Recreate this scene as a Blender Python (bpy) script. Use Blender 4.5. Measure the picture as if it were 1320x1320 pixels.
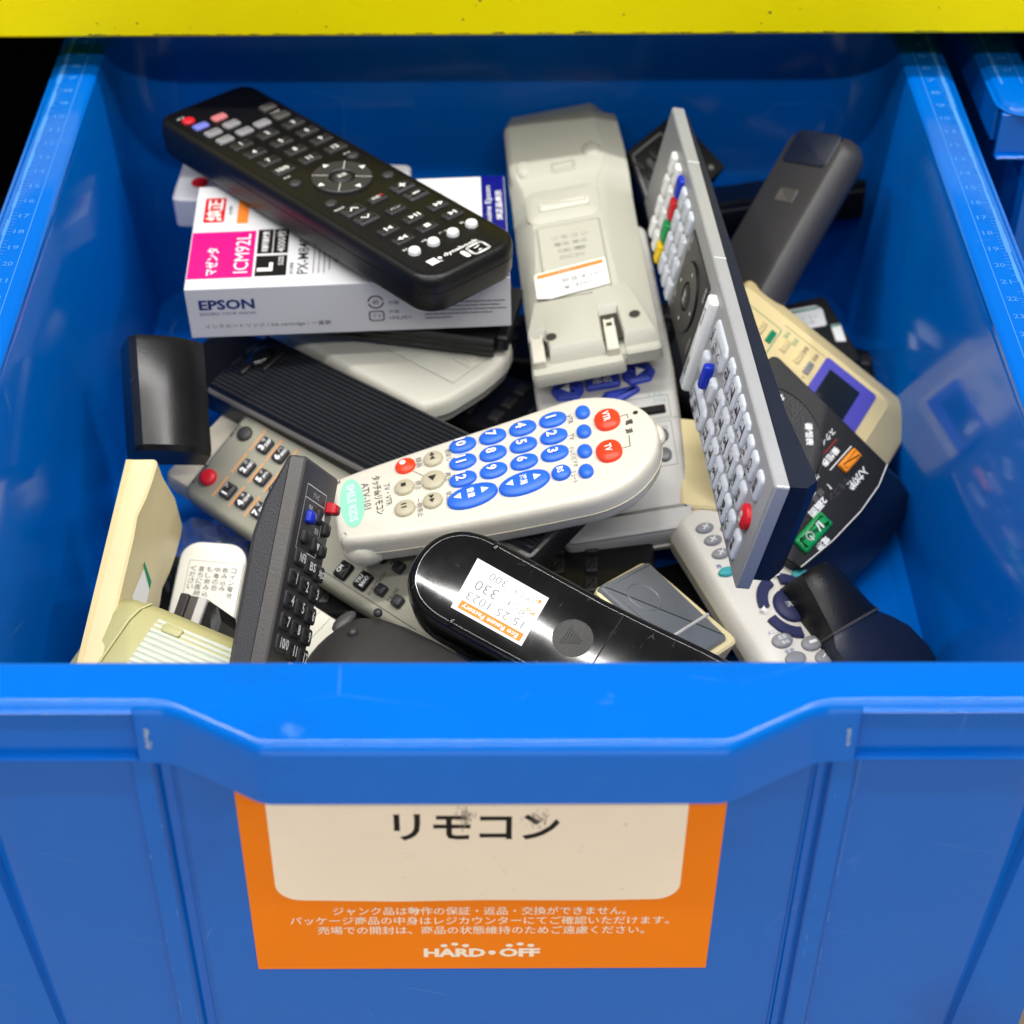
import bpy, bmesh, math, random
from mathutils import Matrix, Vector
random.seed(7)
R = math.radians
sc = bpy.context.scene
for o in list(bpy.data.objects):
    bpy.data.objects.remove(o)
COL = sc.collection

# ------------------------------------------------------------------ camera, world, lamps, exposure
cam_d = bpy.data.cameras.new('camera')
cam_d.sensor_width = 36.0
cam_d.lens = 66.5
cam_d.clip_start = 0.01
cam_d.clip_end = 50.0
cam = bpy.data.objects.new('camera', cam_d)
COL.objects.link(cam)
CP, CR = R(40.6), R(0.6)
fw = Vector((0, math.cos(CP), -math.sin(CP)))
up0 = Vector((0, math.sin(CP), math.cos(CP)))
rt0 = Vector((1, 0, 0))
rt = rt0 * math.cos(CR) + up0 * math.sin(CR)
upv = up0 * math.cos(CR) - rt0 * math.sin(CR)
cm = Matrix.Identity(4)
for i in range(3):
    cm[i][0], cm[i][1], cm[i][2] = rt[i], upv[i], -fw[i]
cm.translation = (0, 0, 0.44)
cam.matrix_world = cm
cam_d.dof.use_dof = True
cam_d.dof.focus_distance = 0.76
cam_d.dof.aperture_fstop = 9.0
sc.camera = cam

world = bpy.data.worlds.new('World')
sc.world = world
world.use_nodes = True
bg = world.node_tree.nodes['Background']
bg.inputs[0].default_value = (1.0, 0.985, 0.96, 1)
bg.inputs[1].default_value = 0.14

def area_lamp(loc, sx, sy, watts, aim=None):
    d = bpy.data.lights.new('ceiling_or_fill_lamp', 'AREA')
    d.shape = 'RECTANGLE'; d.size = sx; d.size_y = sy
    d.energy = watts; d.color = (1.0, 0.98, 0.95)
    o = bpy.data.objects.new('ceiling_or_fill_lamp', d)
    o.location = loc
    if aim: o.rotation_euler = (Vector(aim) - Vector(loc)).to_track_quat('-Z', 'Y').to_euler()
    COL.objects.link(o)
area_lamp((0.0, 0.66, 1.90), 2.4, 0.06, 37.0)
area_lamp((0.0, -0.20, 1.90), 2.4, 0.06, 20.0)
area_lamp((0.0, -1.20, 1.90), 2.4, 0.06, 27.0)
area_lamp((0.0, -1.35, -0.35), 2.2, 0.9, 11.5, (0.0, 0.45, -0.1))  # added low fill in place of floor bounce, lights the bin front; not a tube
area_lamp((-1.3, 0.35, 1.95), 0.07, 1.2, 12.0)
area_lamp((1.4, 0.30, 1.95), 0.07, 1.2, 15.0)  # added lamp without a known source, brightens the bin's left wall

sc.view_settings.view_transform = 'Standard'
sc.view_settings.look = 'None'
sc.view_settings.exposure = 0.0
sc.view_settings.gamma = 1.0

# ------------------------------------------------------------------ materials
def lin(c):
    c /= 255.0
    return c / 12.92 if c <= 0.04045 else ((c + 0.055) / 1.055) ** 2.4
def rgb(r, g, b):
    return (lin(r), lin(g), lin(b), 1.0)
_mats = {}
def mat(name, col, rough=0.45, spec=0.5, grain=0.15, gscale=900.0, var=0.06, metal=0.0, coat=0.0, dirt=None):
    """plastic / paper / paint: grain is a fine bump, var a soft mottling of the colour, dirt a speckle colour"""
    m = bpy.data.materials.new(name)
    m.use_nodes = True
    nt = m.node_tree; N = nt.nodes; L = nt.links
    b = N['Principled BSDF']
    b.inputs['Roughness'].default_value = rough
    b.inputs['Specular IOR Level'].default_value = spec
    b.inputs['Metallic'].default_value = metal
    b.inputs['Coat Weight'].default_value = coat
    tc = N.new('ShaderNodeTexCoord')
    n1 = N.new('ShaderNodeTexNoise'); n1.inputs['Scale'].default_value = 45.0; n1.inputs['Detail'].default_value = 6.0
    L.new(tc.outputs['Object'], n1.inputs['Vector'])
    mx = N.new('ShaderNodeMix'); mx.data_type = 'RGBA'
    c = rgb(*col)
    mx.inputs['A'].default_value = tuple(max(0, v * (1 - var)) for v in c[:3]) + (1,)
    mx.inputs['B'].default_value = tuple(min(1, v * (1 + var)) for v in c[:3]) + (1,)
    L.new(n1.outputs['Fac'], mx.inputs['Factor'])
    out = mx.outputs['Result']
    if dirt:
        n3 = N.new('ShaderNodeTexNoise'); n3.inputs['Scale'].default_value = 260.0; n3.inputs['Detail'].default_value = 3.0
        L.new(tc.outputs['Object'], n3.inputs['Vector'])
        rp = N.new('ShaderNodeMapRange'); rp.inputs['From Min'].default_value = 0.70; rp.inputs['From Max'].default_value = 0.78
        rp.inputs['To Max'].default_value = 0.55
        L.new(n3.outputs['Fac'], rp.inputs['Value'])
        m2 = N.new('ShaderNodeMix'); m2.data_type = 'RGBA'
        L.new(rp.outputs['Result'], m2.inputs['Factor'])
        L.new(out, m2.inputs['A']); m2.inputs['B'].default_value = rgb(*dirt)
        out = m2.outputs['Result']
    L.new(out, b.inputs['Base Color'])
    # roughness wear
    rr = N.new('ShaderNodeMapRange')
    rr.inputs['To Min'].default_value = max(0.03, rough - 0.07); rr.inputs['To Max'].default_value = rough + 0.09
    L.new(n1.outputs['Fac'], rr.inputs['Value']); L.new(rr.outputs['Result'], b.inputs['Roughness'])
    if grain:
        n2 = N.new('ShaderNodeTexNoise'); n2.inputs['Scale'].default_value = gscale; n2.inputs['Detail'].default_value = 2.0
        L.new(tc.outputs['Object'], n2.inputs['Vector'])
        bp = N.new('ShaderNodeBump'); bp.inputs['Strength'].default_value = grain; bp.inputs['Distance'].default_value = 0.0004
        L.new(n2.outputs['Fac'], bp.inputs['Height']); L.new(bp.outputs['Normal'], b.inputs['Normal'])
    return m

def scratched(m, amount, col, scale=14.0, lo=0.0, hi=0.012):
    """thin hair scratches: edges of stretched, warped cells, broken up by a noise mask"""
    nt = m.node_tree; N = nt.nodes; L = nt.links
    b = N['Principled BSDF']
    src = b.inputs['Base Color'].links[0].from_socket
    tc = [n for n in N if n.type == 'TEX_COORD'][0]
    mp = N.new('ShaderNodeMapping'); mp.inputs['Scale'].default_value = (1.0, 2.6, 1.4); mp.inputs['Rotation'].default_value = (0.3, 0.2, 0.6)
    L.new(tc.outputs['Object'], mp.inputs['Vector'])
    vo = N.new('ShaderNodeTexVoronoi'); vo.feature = 'DISTANCE_TO_EDGE'; vo.inputs['Scale'].default_value = scale
    L.new(mp.outputs['Vector'], vo.inputs['Vector'])
    mr = N.new('ShaderNodeMapRange'); mr.inputs['From Min'].default_value = hi; mr.inputs['From Max'].default_value = lo
    L.new(vo.outputs['Distance'], mr.inputs['Value'])
    ms = N.new('ShaderNodeTexNoise'); ms.inputs['Scale'].default_value = scale * 2.2; ms.inputs['Detail'].default_value = 5.0
    L.new(tc.outputs['Object'], ms.inputs['Vector'])
    mk = N.new('ShaderNodeMapRange'); mk.inputs['From Min'].default_value = 0.56; mk.inputs['From Max'].default_value = 0.68
    L.new(ms.outputs['Fac'], mk.inputs['Value'])
    mu = N.new('ShaderNodeMath'); mu.operation = 'MULTIPLY'
    L.new(mr.outputs['Result'], mu.inputs[0]); L.new(mk.outputs['Result'], mu.inputs[1])
    m3 = N.new('ShaderNodeMath'); m3.operation = 'MULTIPLY'; m3.inputs[1].default_value = amount
    L.new(mu.outputs[0], m3.inputs[0])
    mx = N.new('ShaderNodeMix'); mx.data_type = 'RGBA'
    L.new(m3.outputs[0], mx.inputs['Factor']); L.new(src, mx.inputs['A']); mx.inputs['B'].default_value = rgb(*col)
    L.new(mx.outputs['Result'], b.inputs['Base Color'])
    return m

M = {}
M['bin'] = scratched(mat('blue_bin_plastic', (0, 102, 202), 0.11, 0.26, 0.05, 300, 0.04), 0.22, (130, 175, 230), 13.0, 0.0, 0.006)
def scuffed(m, col, scale, lo, hi, amount):
    """pale rubbed smears of uneven outline"""
    nt = m.node_tree; N = nt.nodes; L = nt.links
    b = N['Principled BSDF']
    src = b.inputs['Base Color'].links[0].from_socket
    tc = [n for n in N if n.type == 'TEX_COORD'][0]
    a = N.new('ShaderNodeTexNoise'); a.inputs['Scale'].default_value = scale; a.inputs['Detail'].default_value = 8.0; a.inputs['Roughness'].default_value = 0.62
    L.new(tc.outputs['Object'], a.inputs['Vector'])
    r = N.new('ShaderNodeMapRange'); r.inputs['From Min'].default_value = lo; r.inputs['From Max'].default_value = hi; r.inputs['To Max'].default_value = amount
    L.new(a.outputs['Fac'], r.inputs['Value'])
    mx = N.new('ShaderNodeMix'); mx.data_type = 'RGBA'
    L.new(r.outputs['Result'], mx.inputs['Factor']); L.new(src, mx.inputs['A']); mx.inputs['B'].default_value = rgb(*col)
    L.new(mx.outputs['Result'], b.inputs['Base Color'])
scuffed(M['bin'], (130, 175, 225), 26.0, 0.69, 0.80, 0.5)
scuffed(M['bin'], (20, 70, 150), 9.0, 0.56, 0.75, 0.45)
M['bin_wear'] = mat('worn_blue_plastic', (72, 142, 222), 0.55, 0.3, 0.4, 500, 0.2)
M['stress'] = mat('stress_whitened_plastic', (168, 190, 206), 0.5, 0.3, 0)
M['yellow'] = mat('yellow_shelf_paint', (255, 236, 0), 0.42, 0.1, 0.3, 260, 0.05, dirt=(190, 160, 10))
M['chip'] = mat('bare_dark_steel', (52, 48, 40), 0.6, 0.4, 0.4)
M['dark'] = mat('dark_shelf_steel', (30, 32, 38), 0.6, 0.3)
M['floor'] = mat('beige_floor', (198, 176, 150), 0.5, 0.4)
M['orange'] = scratched(mat('orange_card', (244, 130, 0), 0.55, 0.2, 0.12, 700, 0.05), 0.12, (250, 180, 110), 30)
M['cardwhite'] = scratched(mat('cream_card', (250, 238, 218), 0.5, 0.25, 0.12, 700, 0.04, dirt=(205, 190, 170)), 0.25, (160, 140, 120), 24, 0, 0.008)
M['ink'] = mat('black_ink', (22, 20, 20), 0.6, 0.2, 0)
M['smudge'] = mat('grey_ink_smudge', (150, 142, 132), 0.7, 0.2, 0)
M['black'] = mat('black_satin_plastic', (16, 16, 18), 0.38, 0.4, 0.35, 1100, 0.1)
M['black2'] = mat('black_face_plastic', (12, 12, 14), 0.4, 0.35, 0.2, 1100, 0.1)
M['blackrib'] = mat('black_matte_plastic', (19, 21, 27), 0.42, 0.5, 0.25, 900, 0.1)
M['gloss'] = scratched(mat('black_gloss_plastic', (12, 12, 14), 0.09, 0.6, 0.0, 900, 0.1), 0.35, (120, 120, 124), 60, 0, 0.03)
M['sheen'] = mat('black_sheen_plastic', (20, 20, 22), 0.24, 0.5, 0.1, 900, 0.1)
M['button_black'] = mat('black_rubber', (44, 43, 44), 0.5, 0.4, 0.2)
M['charcoal'] = mat('charcoal_plastic', (52, 51, 54), 0.42, 0.45, 0.3, 1200, 0.06)
M['charcoal2'] = mat('warm_charcoal_plastic', (78, 75, 73), 0.4, 0.45, 0.3, 1200, 0.06)
M['charcoal_face'] = mat('charcoal_face', (52, 50, 50), 0.45, 0.45, 0.4, 1200, 0.06)
M['navy'] = mat('navy_black_plastic', (24, 31, 50), 0.38, 0.5, 0.3, 900, 0.08)
M['cream'] = mat('cream_white_plastic', (214, 209, 195), 0.36, 0.5, 0.2, 800, 0.03, dirt=(205, 192, 168))
M['offwhite'] = mat('off_white_plastic', (214, 212, 198), 0.42, 0.45, 0.25, 800, 0.03, dirt=(190, 185, 168))
M['beige'] = mat('grey_beige_plastic', (188, 187, 174), 0.42, 0.45, 0.3, 1000, 0.03, dirt=(178, 172, 152))
M['beige_dk'] = mat('shaded_beige_plastic', (150, 149, 138), 0.45, 0.45, 0.3, 1000, 0.03)
M['yellowed'] = mat('yellowed_plastic', (226, 210, 162), 0.4, 0.45, 0.2, 900, 0.05, dirt=(200, 180, 128))
M['tan'] = mat('tan_plastic', (224, 204, 150), 0.4, 0.45, 0.2, 900, 0.04)
M['olive'] = mat('olive_cream_plastic', (182, 176, 122), 0.42, 0.45, 0.25, 900, 0.05)
M['olive_pale'] = mat('pale_window_plastic', (200, 204, 186), 0.3, 0.5, 0.1, 900, 0.03)
M['greygreen'] = mat('grey_olive_plastic', (148, 146, 130), 0.45, 0.4, 0.35, 1200, 0.04)
M['paleparchment'] = mat('pale_stone_plastic', (222, 212, 188), 0.45, 0.4, 0.3, 1000, 0.05, dirt=(180, 170, 150))
M['lightgrey'] = mat('light_grey_plastic', (196, 194, 190), 0.4, 0.45, 0.25, 1000, 0.03)
M['lightgrey2'] = mat('warm_light_grey_plastic', (214, 210, 200), 0.4, 0.45, 0.25, 1000, 0.03)
M['midgrey'] = mat('mid_grey_plastic', (104, 108, 111), 0.3, 0.5, 0.15, 900, 0.04)
M['silver'] = mat('silver_paint', (186, 188, 192), 0.34, 0.5, 0.35, 1600, 0.05, metal=0.3)
M['silver_face'] = mat('silver_face_paint', (166, 167, 169), 0.4, 0.5, 0.35, 1600, 0.05, metal=0.3)
M['key_clear'] = mat('frosted_key', (212, 218, 228), 0.3, 0.5, 0.05, 900, 0.03)
M['white'] = mat('white_plastic', (238, 240, 240), 0.35, 0.5, 0.05, 900, 0.02)
M['print_white'] = mat('white_print', (240, 240, 238), 0.55, 0.2, 0)
M['print_grey'] = mat('grey_print', (138, 138, 136), 0.55, 0.2, 0)
M['print_dark'] = mat('dark_print', (48, 46, 44), 0.55, 0.2, 0)
M['print_orange'] = mat('orange_print', (222, 150, 84), 0.55, 0.2, 0)
M['print_green'] = mat('green_print', (26, 140, 100), 0.55, 0.2, 0)
M['print_blue'] = mat('blue_print', (60, 84, 160), 0.55, 0.2, 0)
M['print_red'] = mat('red_print', (170, 40, 44), 0.55, 0.2, 0)
M['mint'] = mat('mint_print', (146, 214, 186), 0.5, 0.3, 0)
M['mint_text'] = mat('pale_mint_print', (206, 238, 222), 0.5, 0.3, 0)
M['paper'] = mat('white_paper', (240, 240, 238), 0.6, 0.25, 0.15, 500, 0.02)
M['sticker_orange'] = mat('sticker_orange', (248, 138, 52), 0.55, 0.25, 0)
M['dot'] = mat('thermal_print', (120, 120, 124), 0.6, 0.2, 0)
M['box'] = mat('white_carton', (226, 226, 229), 0.34, 0.45, 0.06, 500, 0.015)
M['magenta'] = mat('magenta_print', (228, 6, 128), 0.34, 0.45, 0)
M['boxnavy'] = mat('carton_navy', (8, 16, 122), 0.34, 0.45, 0)
M['boxred'] = mat('carton_red', (206, 22, 34), 0.34, 0.45, 0)
M['logo_blue'] = mat('logo_blue', (16, 42, 120), 0.34, 0.45, 0)
M['blue'] = mat('blue_rubber', (38, 104, 218), 0.4, 0.45, 0.1, 900, 0.05)
M['blue2'] = mat('indigo_rubber', (54, 74, 190), 0.42, 0.45, 0.1, 900, 0.05)
M['blue3'] = mat('deep_blue_key', (18, 52, 196), 0.35, 0.45, 0.05)
M['indigo'] = mat('indigo_rubber_dark', (36, 40, 84), 0.5, 0.4, 0.15)
M['teal'] = mat('teal_rubber', (62, 168, 172), 0.45, 0.4, 0.1)
M['redorange'] = mat('red_orange_rubber', (240, 64, 28), 0.38, 0.45, 0.1, 900, 0.04)
M['red'] = mat('red_rubber', (212, 30, 44), 0.38, 0.45, 0.1, 900, 0.04)
M['green'] = mat('green_key', (12, 156, 82), 0.36, 0.45, 0.1)
M['yellowkey'] = mat('yellow_key', (246, 206, 12), 0.36, 0.45, 0.05)
M['orangekey'] = mat('orange_key', (248, 146, 32), 0.4, 0.45, 0.05)
M['khaki'] = mat('khaki_rubber', (186, 178, 152), 0.45, 0.4, 0.15)
M['greyrub'] = mat('grey_rubber', (142, 142, 146), 0.42, 0.4, 0.15)
M['pinkish'] = mat('pink_key', (206, 120, 124), 0.45, 0.4, 0.1)
M['bluish'] = mat('pale_blue_key', (116, 124, 214), 0.45, 0.4, 0.1)
M['violet'] = mat('violet_panel', (84, 80, 178), 0.4, 0.4, 0.1)
M['lcd'] = mat('lcd_glass', (30, 32, 30), 0.14, 0.6, 0)
M['whitecard'] = mat('white_card_plastic', (232, 230, 220), 0.45, 0.4, 0.1)
M['recess_shade'] = mat('painted_recess_shade', (60, 58, 52), 0.7, 0.2, 0)  # dark colour that paints in the shade of slots and screw holes
bag = bpy.data.materials.new('clear_bag_plastic'); bag.use_nodes = True
_b = bag.node_tree.nodes['Principled BSDF']
_b.inputs['Base Color'].default_value = (0.85, 0.9, 1.0, 1); _b.inputs['Roughness'].default_value = 0.12
_b.inputs['Transmission Weight'].default_value = 0.9; _b.inputs['IOR'].default_value = 1.2; _b.inputs['Alpha'].default_value = 0.5
M['bag'] = bag

# ------------------------------------------------------------------ geometry helpers (millimetres)
S = 0.001
def rr(x0, x1, y0, y1, r, n=5):
    if not isinstance(r, (tuple, list)): r = (r,) * 4
    return rpoly([(x0, y0), (x1, y0), (x1, y1), (x0, y1)], r, n)
def rpoly(pts, rad, n=5):
    if not isinstance(rad, (tuple, list)): rad = [rad] * len(pts)
    out = []
    k = len(pts)
    for i in range(k):
        p = Vector(pts[i]); a = Vector(pts[i - 1]) - p; b = Vector(pts[(i + 1) % k]) - p
        la, lb = a.length, b.length; a.normalize(); b.normalize()
        ang = a.angle(b)
        t = rad[i] / math.tan(ang / 2)
        t = min(t, la * 0.49, lb * 0.49)
        if t < 1e-4:
            out.append(tuple(p)); continue
        r = t * math.tan(ang / 2)
        c = p + (a + b).normalized() * (r / math.sin(ang / 2))
        v0 = p + a * t - c; v1 = p + b * t - c
        a0 = math.atan2(v0.y, v0.x); da = math.atan2(v1.y, v1.x) - a0
        while da > math.pi: da -= 2 * math.pi
        while da < -math.pi: da += 2 * math.pi
        for j in range(n + 1):
            q = a0 + da * j / n
            out.append((c.x + r * math.cos(q), c.y + r * math.sin(q)))
    return out
def ell(a, b, n=22, e=2.0):
    o = []
    for i in range(n):
        t = 2 * math.pi * i / n
        c, s = math.cos(t), math.sin(t)
        o.append((a * math.copysign(abs(c) ** (2 / e), c), b * math.copysign(abs(s) ** (2 / e), s)))
    return o
def spline(pts, n=4):
    o = []
    k = len(pts)
    for i in range(k):
        p0, p1, p2, p3 = [Vector(pts[(i + j) % k]) for j in (-1, 0, 1, 2)]
        for j in range(n):
            t = j / n
            o.append(tuple(0.5 * (2 * p1 + (p2 - p0) * t + (2 * p0 - 5 * p1 + 4 * p2 - p3) * t * t + (3 * p1 - p0 - 3 * p2 + p3) * t ** 3)))
    return o
def inset(pts, d):
    if abs(d) < 1e-9: return list(pts)
    k = len(pts); out = []
    for i in range(k):
        a = Vector(pts[i]) - Vector(pts[i - 1]); b = Vector(pts[(i + 1) % k]) - Vector(pts[i])
        na = Vector((-a.y, a.x)); nb = Vector((-b.y, b.x))
        if na.length < 1e-9: na = nb.copy()
        if nb.length < 1e-9: nb = na.copy()
        na.normalize(); nb.normalize()
        m = na + nb
        if m.length < 1e-6: m = na
        m.normalize()
        f = 1.0 / max(0.5, m.dot(na))
        out.append((pts[i][0] + m.x * d * f, pts[i][1] + m.y * d * f))
    return out
def loft(bm, rings, cap0=True, cap1=True, closed=True):
    vs = [[bm.verts.new((p[0] * S, p[1] * S, p[2] * S)) for p in r] for r in rings]
    k = len(rings[0])
    for a, b in zip(vs, vs[1:]):
        for i in range(k if closed else k - 1):
            j = (i + 1) % k
            bm.faces.new((a[i], a[j], b[j], b[i]))
    if cap0: bm.faces.new(list(reversed(vs[0])))
    if cap1: bm.faces.new(vs[-1])
def slab(bm, out, prof):
    """prof: list of (inset, z) from the bottom up"""
    loft(bm, [[(x, y, z) for x, y in inset(out, d)] for d, z in prof])
def box(bm, x0, x1, y0, y1, z0, z1, bev=0.4):
    slab(bm, rr(x0, x1, y0, y1, bev, 2), [(bev, z0), (0, z0 + bev), (0, z1 - bev), (bev, z1)])
def plainbox(bm, x0, x1, y0, y1, z0, z1):
    loft(bm, [[(x0, y0, z), (x1, y0, z), (x1, y1, z), (x0, y1, z)] for z in (z0, z1)])
def blob(bm, cx, cy, cz, ax, ay, az, nu=14, nv=8):
    rings = []
    for j in range(1, nv):
        t = math.pi * j / nv - math.pi / 2
        rings.append([(cx + ax * math.cos(t) * math.cos(2 * math.pi * i / nu), cy + ay * math.cos(t) * math.sin(2 * math.pi * i / nu), cz + az * math.sin(t)) for i in range(nu)])
    loft(bm, rings)
def annulus(bm, cx, cy, r0, r1, z0, z1, a0=0, a1=360, n=32, ex=1.0, ey=1.0):
    """a raised ring, or a sector of one"""
    full = a1 - a0 >= 360
    sect = [(r0, z0), (r1, z0), (r1, z1 - 0.5), (r1 - 0.5, z1), (r0 + 0.5, z1), (r0, z1 - 0.5)]
    rings = []
    for i in range(n if full else n + 1):
        t = R(a0 + (a1 - a0) * i / n)
        rings.append([(cx + r * math.cos(t) * ex, cy + r * math.sin(t) * ey, z) for r, z in sect])
    if full: rings.append(rings[0])
    loft(bm, rings, not full, not full)
    if full: bmesh.ops.remove_doubles(bm, verts=bm.verts, dist=1e-7)
def mesh_of(name, bm, m, angle=38.0):
    bmesh.ops.recalc_face_normals(bm, faces=bm.faces)
    me = bpy.data.meshes.new(name)
    bm.to_mesh(me); bm.free()
    for p in me.polygons: p.use_smooth = True
    me.set_sharp_from_angle(angle=R(angle))
    me.materials.append(m)
    return me
TOP = {}
def link(name, me, parent=None, loc=None):
    o = bpy.data.objects.new(name, me)
    COL.objects.link(o)
    if parent:
        o.parent = parent
        if loc is None: loc = (0, 0, TOP.get(parent.name, 0.0))
    if loc is not None: o.location = loc
    return o
def part(name, bm, m, parent, angle=38.0, label=None):
    o = link(name, mesh_of(name, bm, m, angle), parent)
    if label: o['label'] = label
    return o
def tag(o, label, cat, group=None):
    o['label'] = label; o['category'] = cat
    if group: o['group'] = group
HEAP = 'second-hand remote controls heaped in the blue bin'
def thing(name, label, cat, key, T, group=None, k=1.0, ky=None):
    p, rot = POSE[key]
    o = bpy.data.objects.new(name, None)
    o.empty_display_size = 0.02
    COL.objects.link(o)
    rm = Matrix((rot[0:3], rot[3:6], rot[6:9]))
    n = rm @ Vector((0, 0, 1))
    mw = rm.to_4x4() @ Matrix.Diagonal((k, ky or k, k, 1)); mw.translation = Vector(p) - n * T * S * k
    o.matrix_world = mw
    tag(o, label, cat, group)
    TOP[o.name] = T * S
    return o
def remote(label, key, T, k=1.0, ky=None):
    return thing('remote_control', label, 'remote control', key, T, HEAP, k, ky)

_glyph = {}
def glyphs(s, bold):
    k = (s, bold)
    if k not in _glyph:
        c = bpy.data.curves.new('glyphs', 'FONT'); c.body = s; c.resolution_u = 2; c.offset = bold
        o = bpy.data.objects.new('glyphs', c)
        me = bpy.data.meshes.new_from_object(o)
        _glyph[k] = ([tuple(v.co) for v in me.vertices], [tuple(p.vertices) for p in me.polygons])
        bpy.data.objects.remove(o); bpy.data.meshes.remove(me)
    return _glyph[k]
class Print:
    """flat print gathered into one mesh; coordinates in mm on a plane"""
    def __init__(s): s.v = []; s.f = []
    def _add(s, vs, fs):
        b = len(s.v); s.v += vs; s.f += [tuple(b + i for i in f) for f in fs]
    def text(s, t, x, y, h, w=None, rot=0, bold=0.0, z=0.0, shear=0.0, fit=True):
        """h = height of the glyph box; w = width (None keeps the letter shapes)"""
        vs, fs = glyphs(t, bold)
        if not vs: return
        x0 = min(p[0] for p in vs); x1 = max(p[0] for p in vs); y0 = min(p[1] for p in vs); y1 = max(p[1] for p in vs)
        ky = h / max(1e-6, y1 - y0); kx = ky if w is None else w / max(1e-6, x1 - x0)
        c, q = math.cos(R(rot)), math.sin(R(rot))
        o = []
        for p in vs:
            a = (p[0] - (x0 + x1) / 2) * kx; b = (p[1] - (y0 + y1) / 2) * ky
            a += shear * b
            o.append((x + a * c - b * q, y + a * q + b * c, z))
        s._add(o, fs)
    def poly(s, pts, z=0.0): s._add([(x, y, z) for x, y in pts], [tuple(range(len(pts)))])
    def rect(s, x0, x1, y0, y1, z=0.0): s.poly([(x0, y0), (x1, y0), (x1, y1), (x0, y1)], z)
    def line(s, pts, w, z=0.0):
        for (ax, ay), (bx, by) in zip(pts, pts[1:]):
            d = Vector((bx - ax, by - ay)); 
            if d.length < 1e-6: continue
            d.normalize(); n = Vector((-d.y, d.x)) * w / 2; e = d * w / 2
            s.poly([(ax - n.x - e.x, ay - n.y - e.y), (bx - n.x + e.x, by - n.y + e.y), (bx + n.x + e.x, by + n.y + e.y), (ax + n.x - e.x, ay + n.y - e.y)], z)
    def tri(s, x, y, r, ang=90, z=0.0, sx=1.0):
        s.poly([(x + sx * r * math.cos(R(ang + a)), y + r * math.sin(R(ang + a))) for a in (0, 120, 240)], z)
    def disc(s, x, y, r, z=0.0, ry=None): s.poly([(x + a, y + b) for a, b in ell(r, ry or r, 18)], z)
    def ring(s, x, y, r, w, z=0.0, a0=0, a1=360, ry=None):
        k = (ry or r) / r
        n = 24
        pts = [(x + r * math.cos(R(a0 + (a1 - a0) * i / n)), y + k * r * math.sin(R(a0 + (a1 - a0) * i / n))) for i in range(n + 1)]
        s.line(pts, w, z)
    def build(s, m, parent, z=0.15, mtx=None, name='lettering'):
        me = bpy.data.meshes.new(name)
        me.from_pydata([((mtx @ Vector((x * S, y * S, (q + z) * S))) if mtx else (x * S, y * S, (q + z) * S)) for x, y, q in s.v], [], s.f)
        me.materials.append(m)
        return link(name, me, parent)
_btn = {}
def button(parent, x, y, shape, h, m, dome=0.25, rot=0, name='button', label=None, low=1.0):
    """shape: ('r', w, h, radius) or ('e', a, b) or a list of points; shares one mesh between alike buttons"""
    k = (str(shape), h, m.name, dome, low)
    if k not in _btn:
        if shape[0] == 'r': out = rr(-shape[1] / 2, shape[1] / 2, -shape[2] / 2, shape[2] / 2, shape[3], 4)
        elif shape[0] == 'e': out = ell(shape[1], shape[2], 24, shape[3] if len(shape) > 3 else 2.0)
        else: out = shape
        xs = [p[0] for p in out]; ys = [p[1] for p in out]
        w = min(max(xs) - min(xs), max(ys) - min(ys)) / 2
        bm = bmesh.new()
        slab(bm, out, [(0.0, -low), (0.0, h * 0.55), (w * 0.06, h * 0.75), (w * 0.16, h * 0.9), (w * 0.36, h * 0.98 + dome * 0.5), (w * 0.62, h + dome * 0.9)])
        _btn[k] = mesh_of(name, bm, m, 50)
    o = link(name, _btn[k], parent)
    o.location.x += x * S; o.location.y += y * S
    if rot: o.rotation_euler.z = R(rot)
    if label: o['label'] = label
    return o

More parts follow.
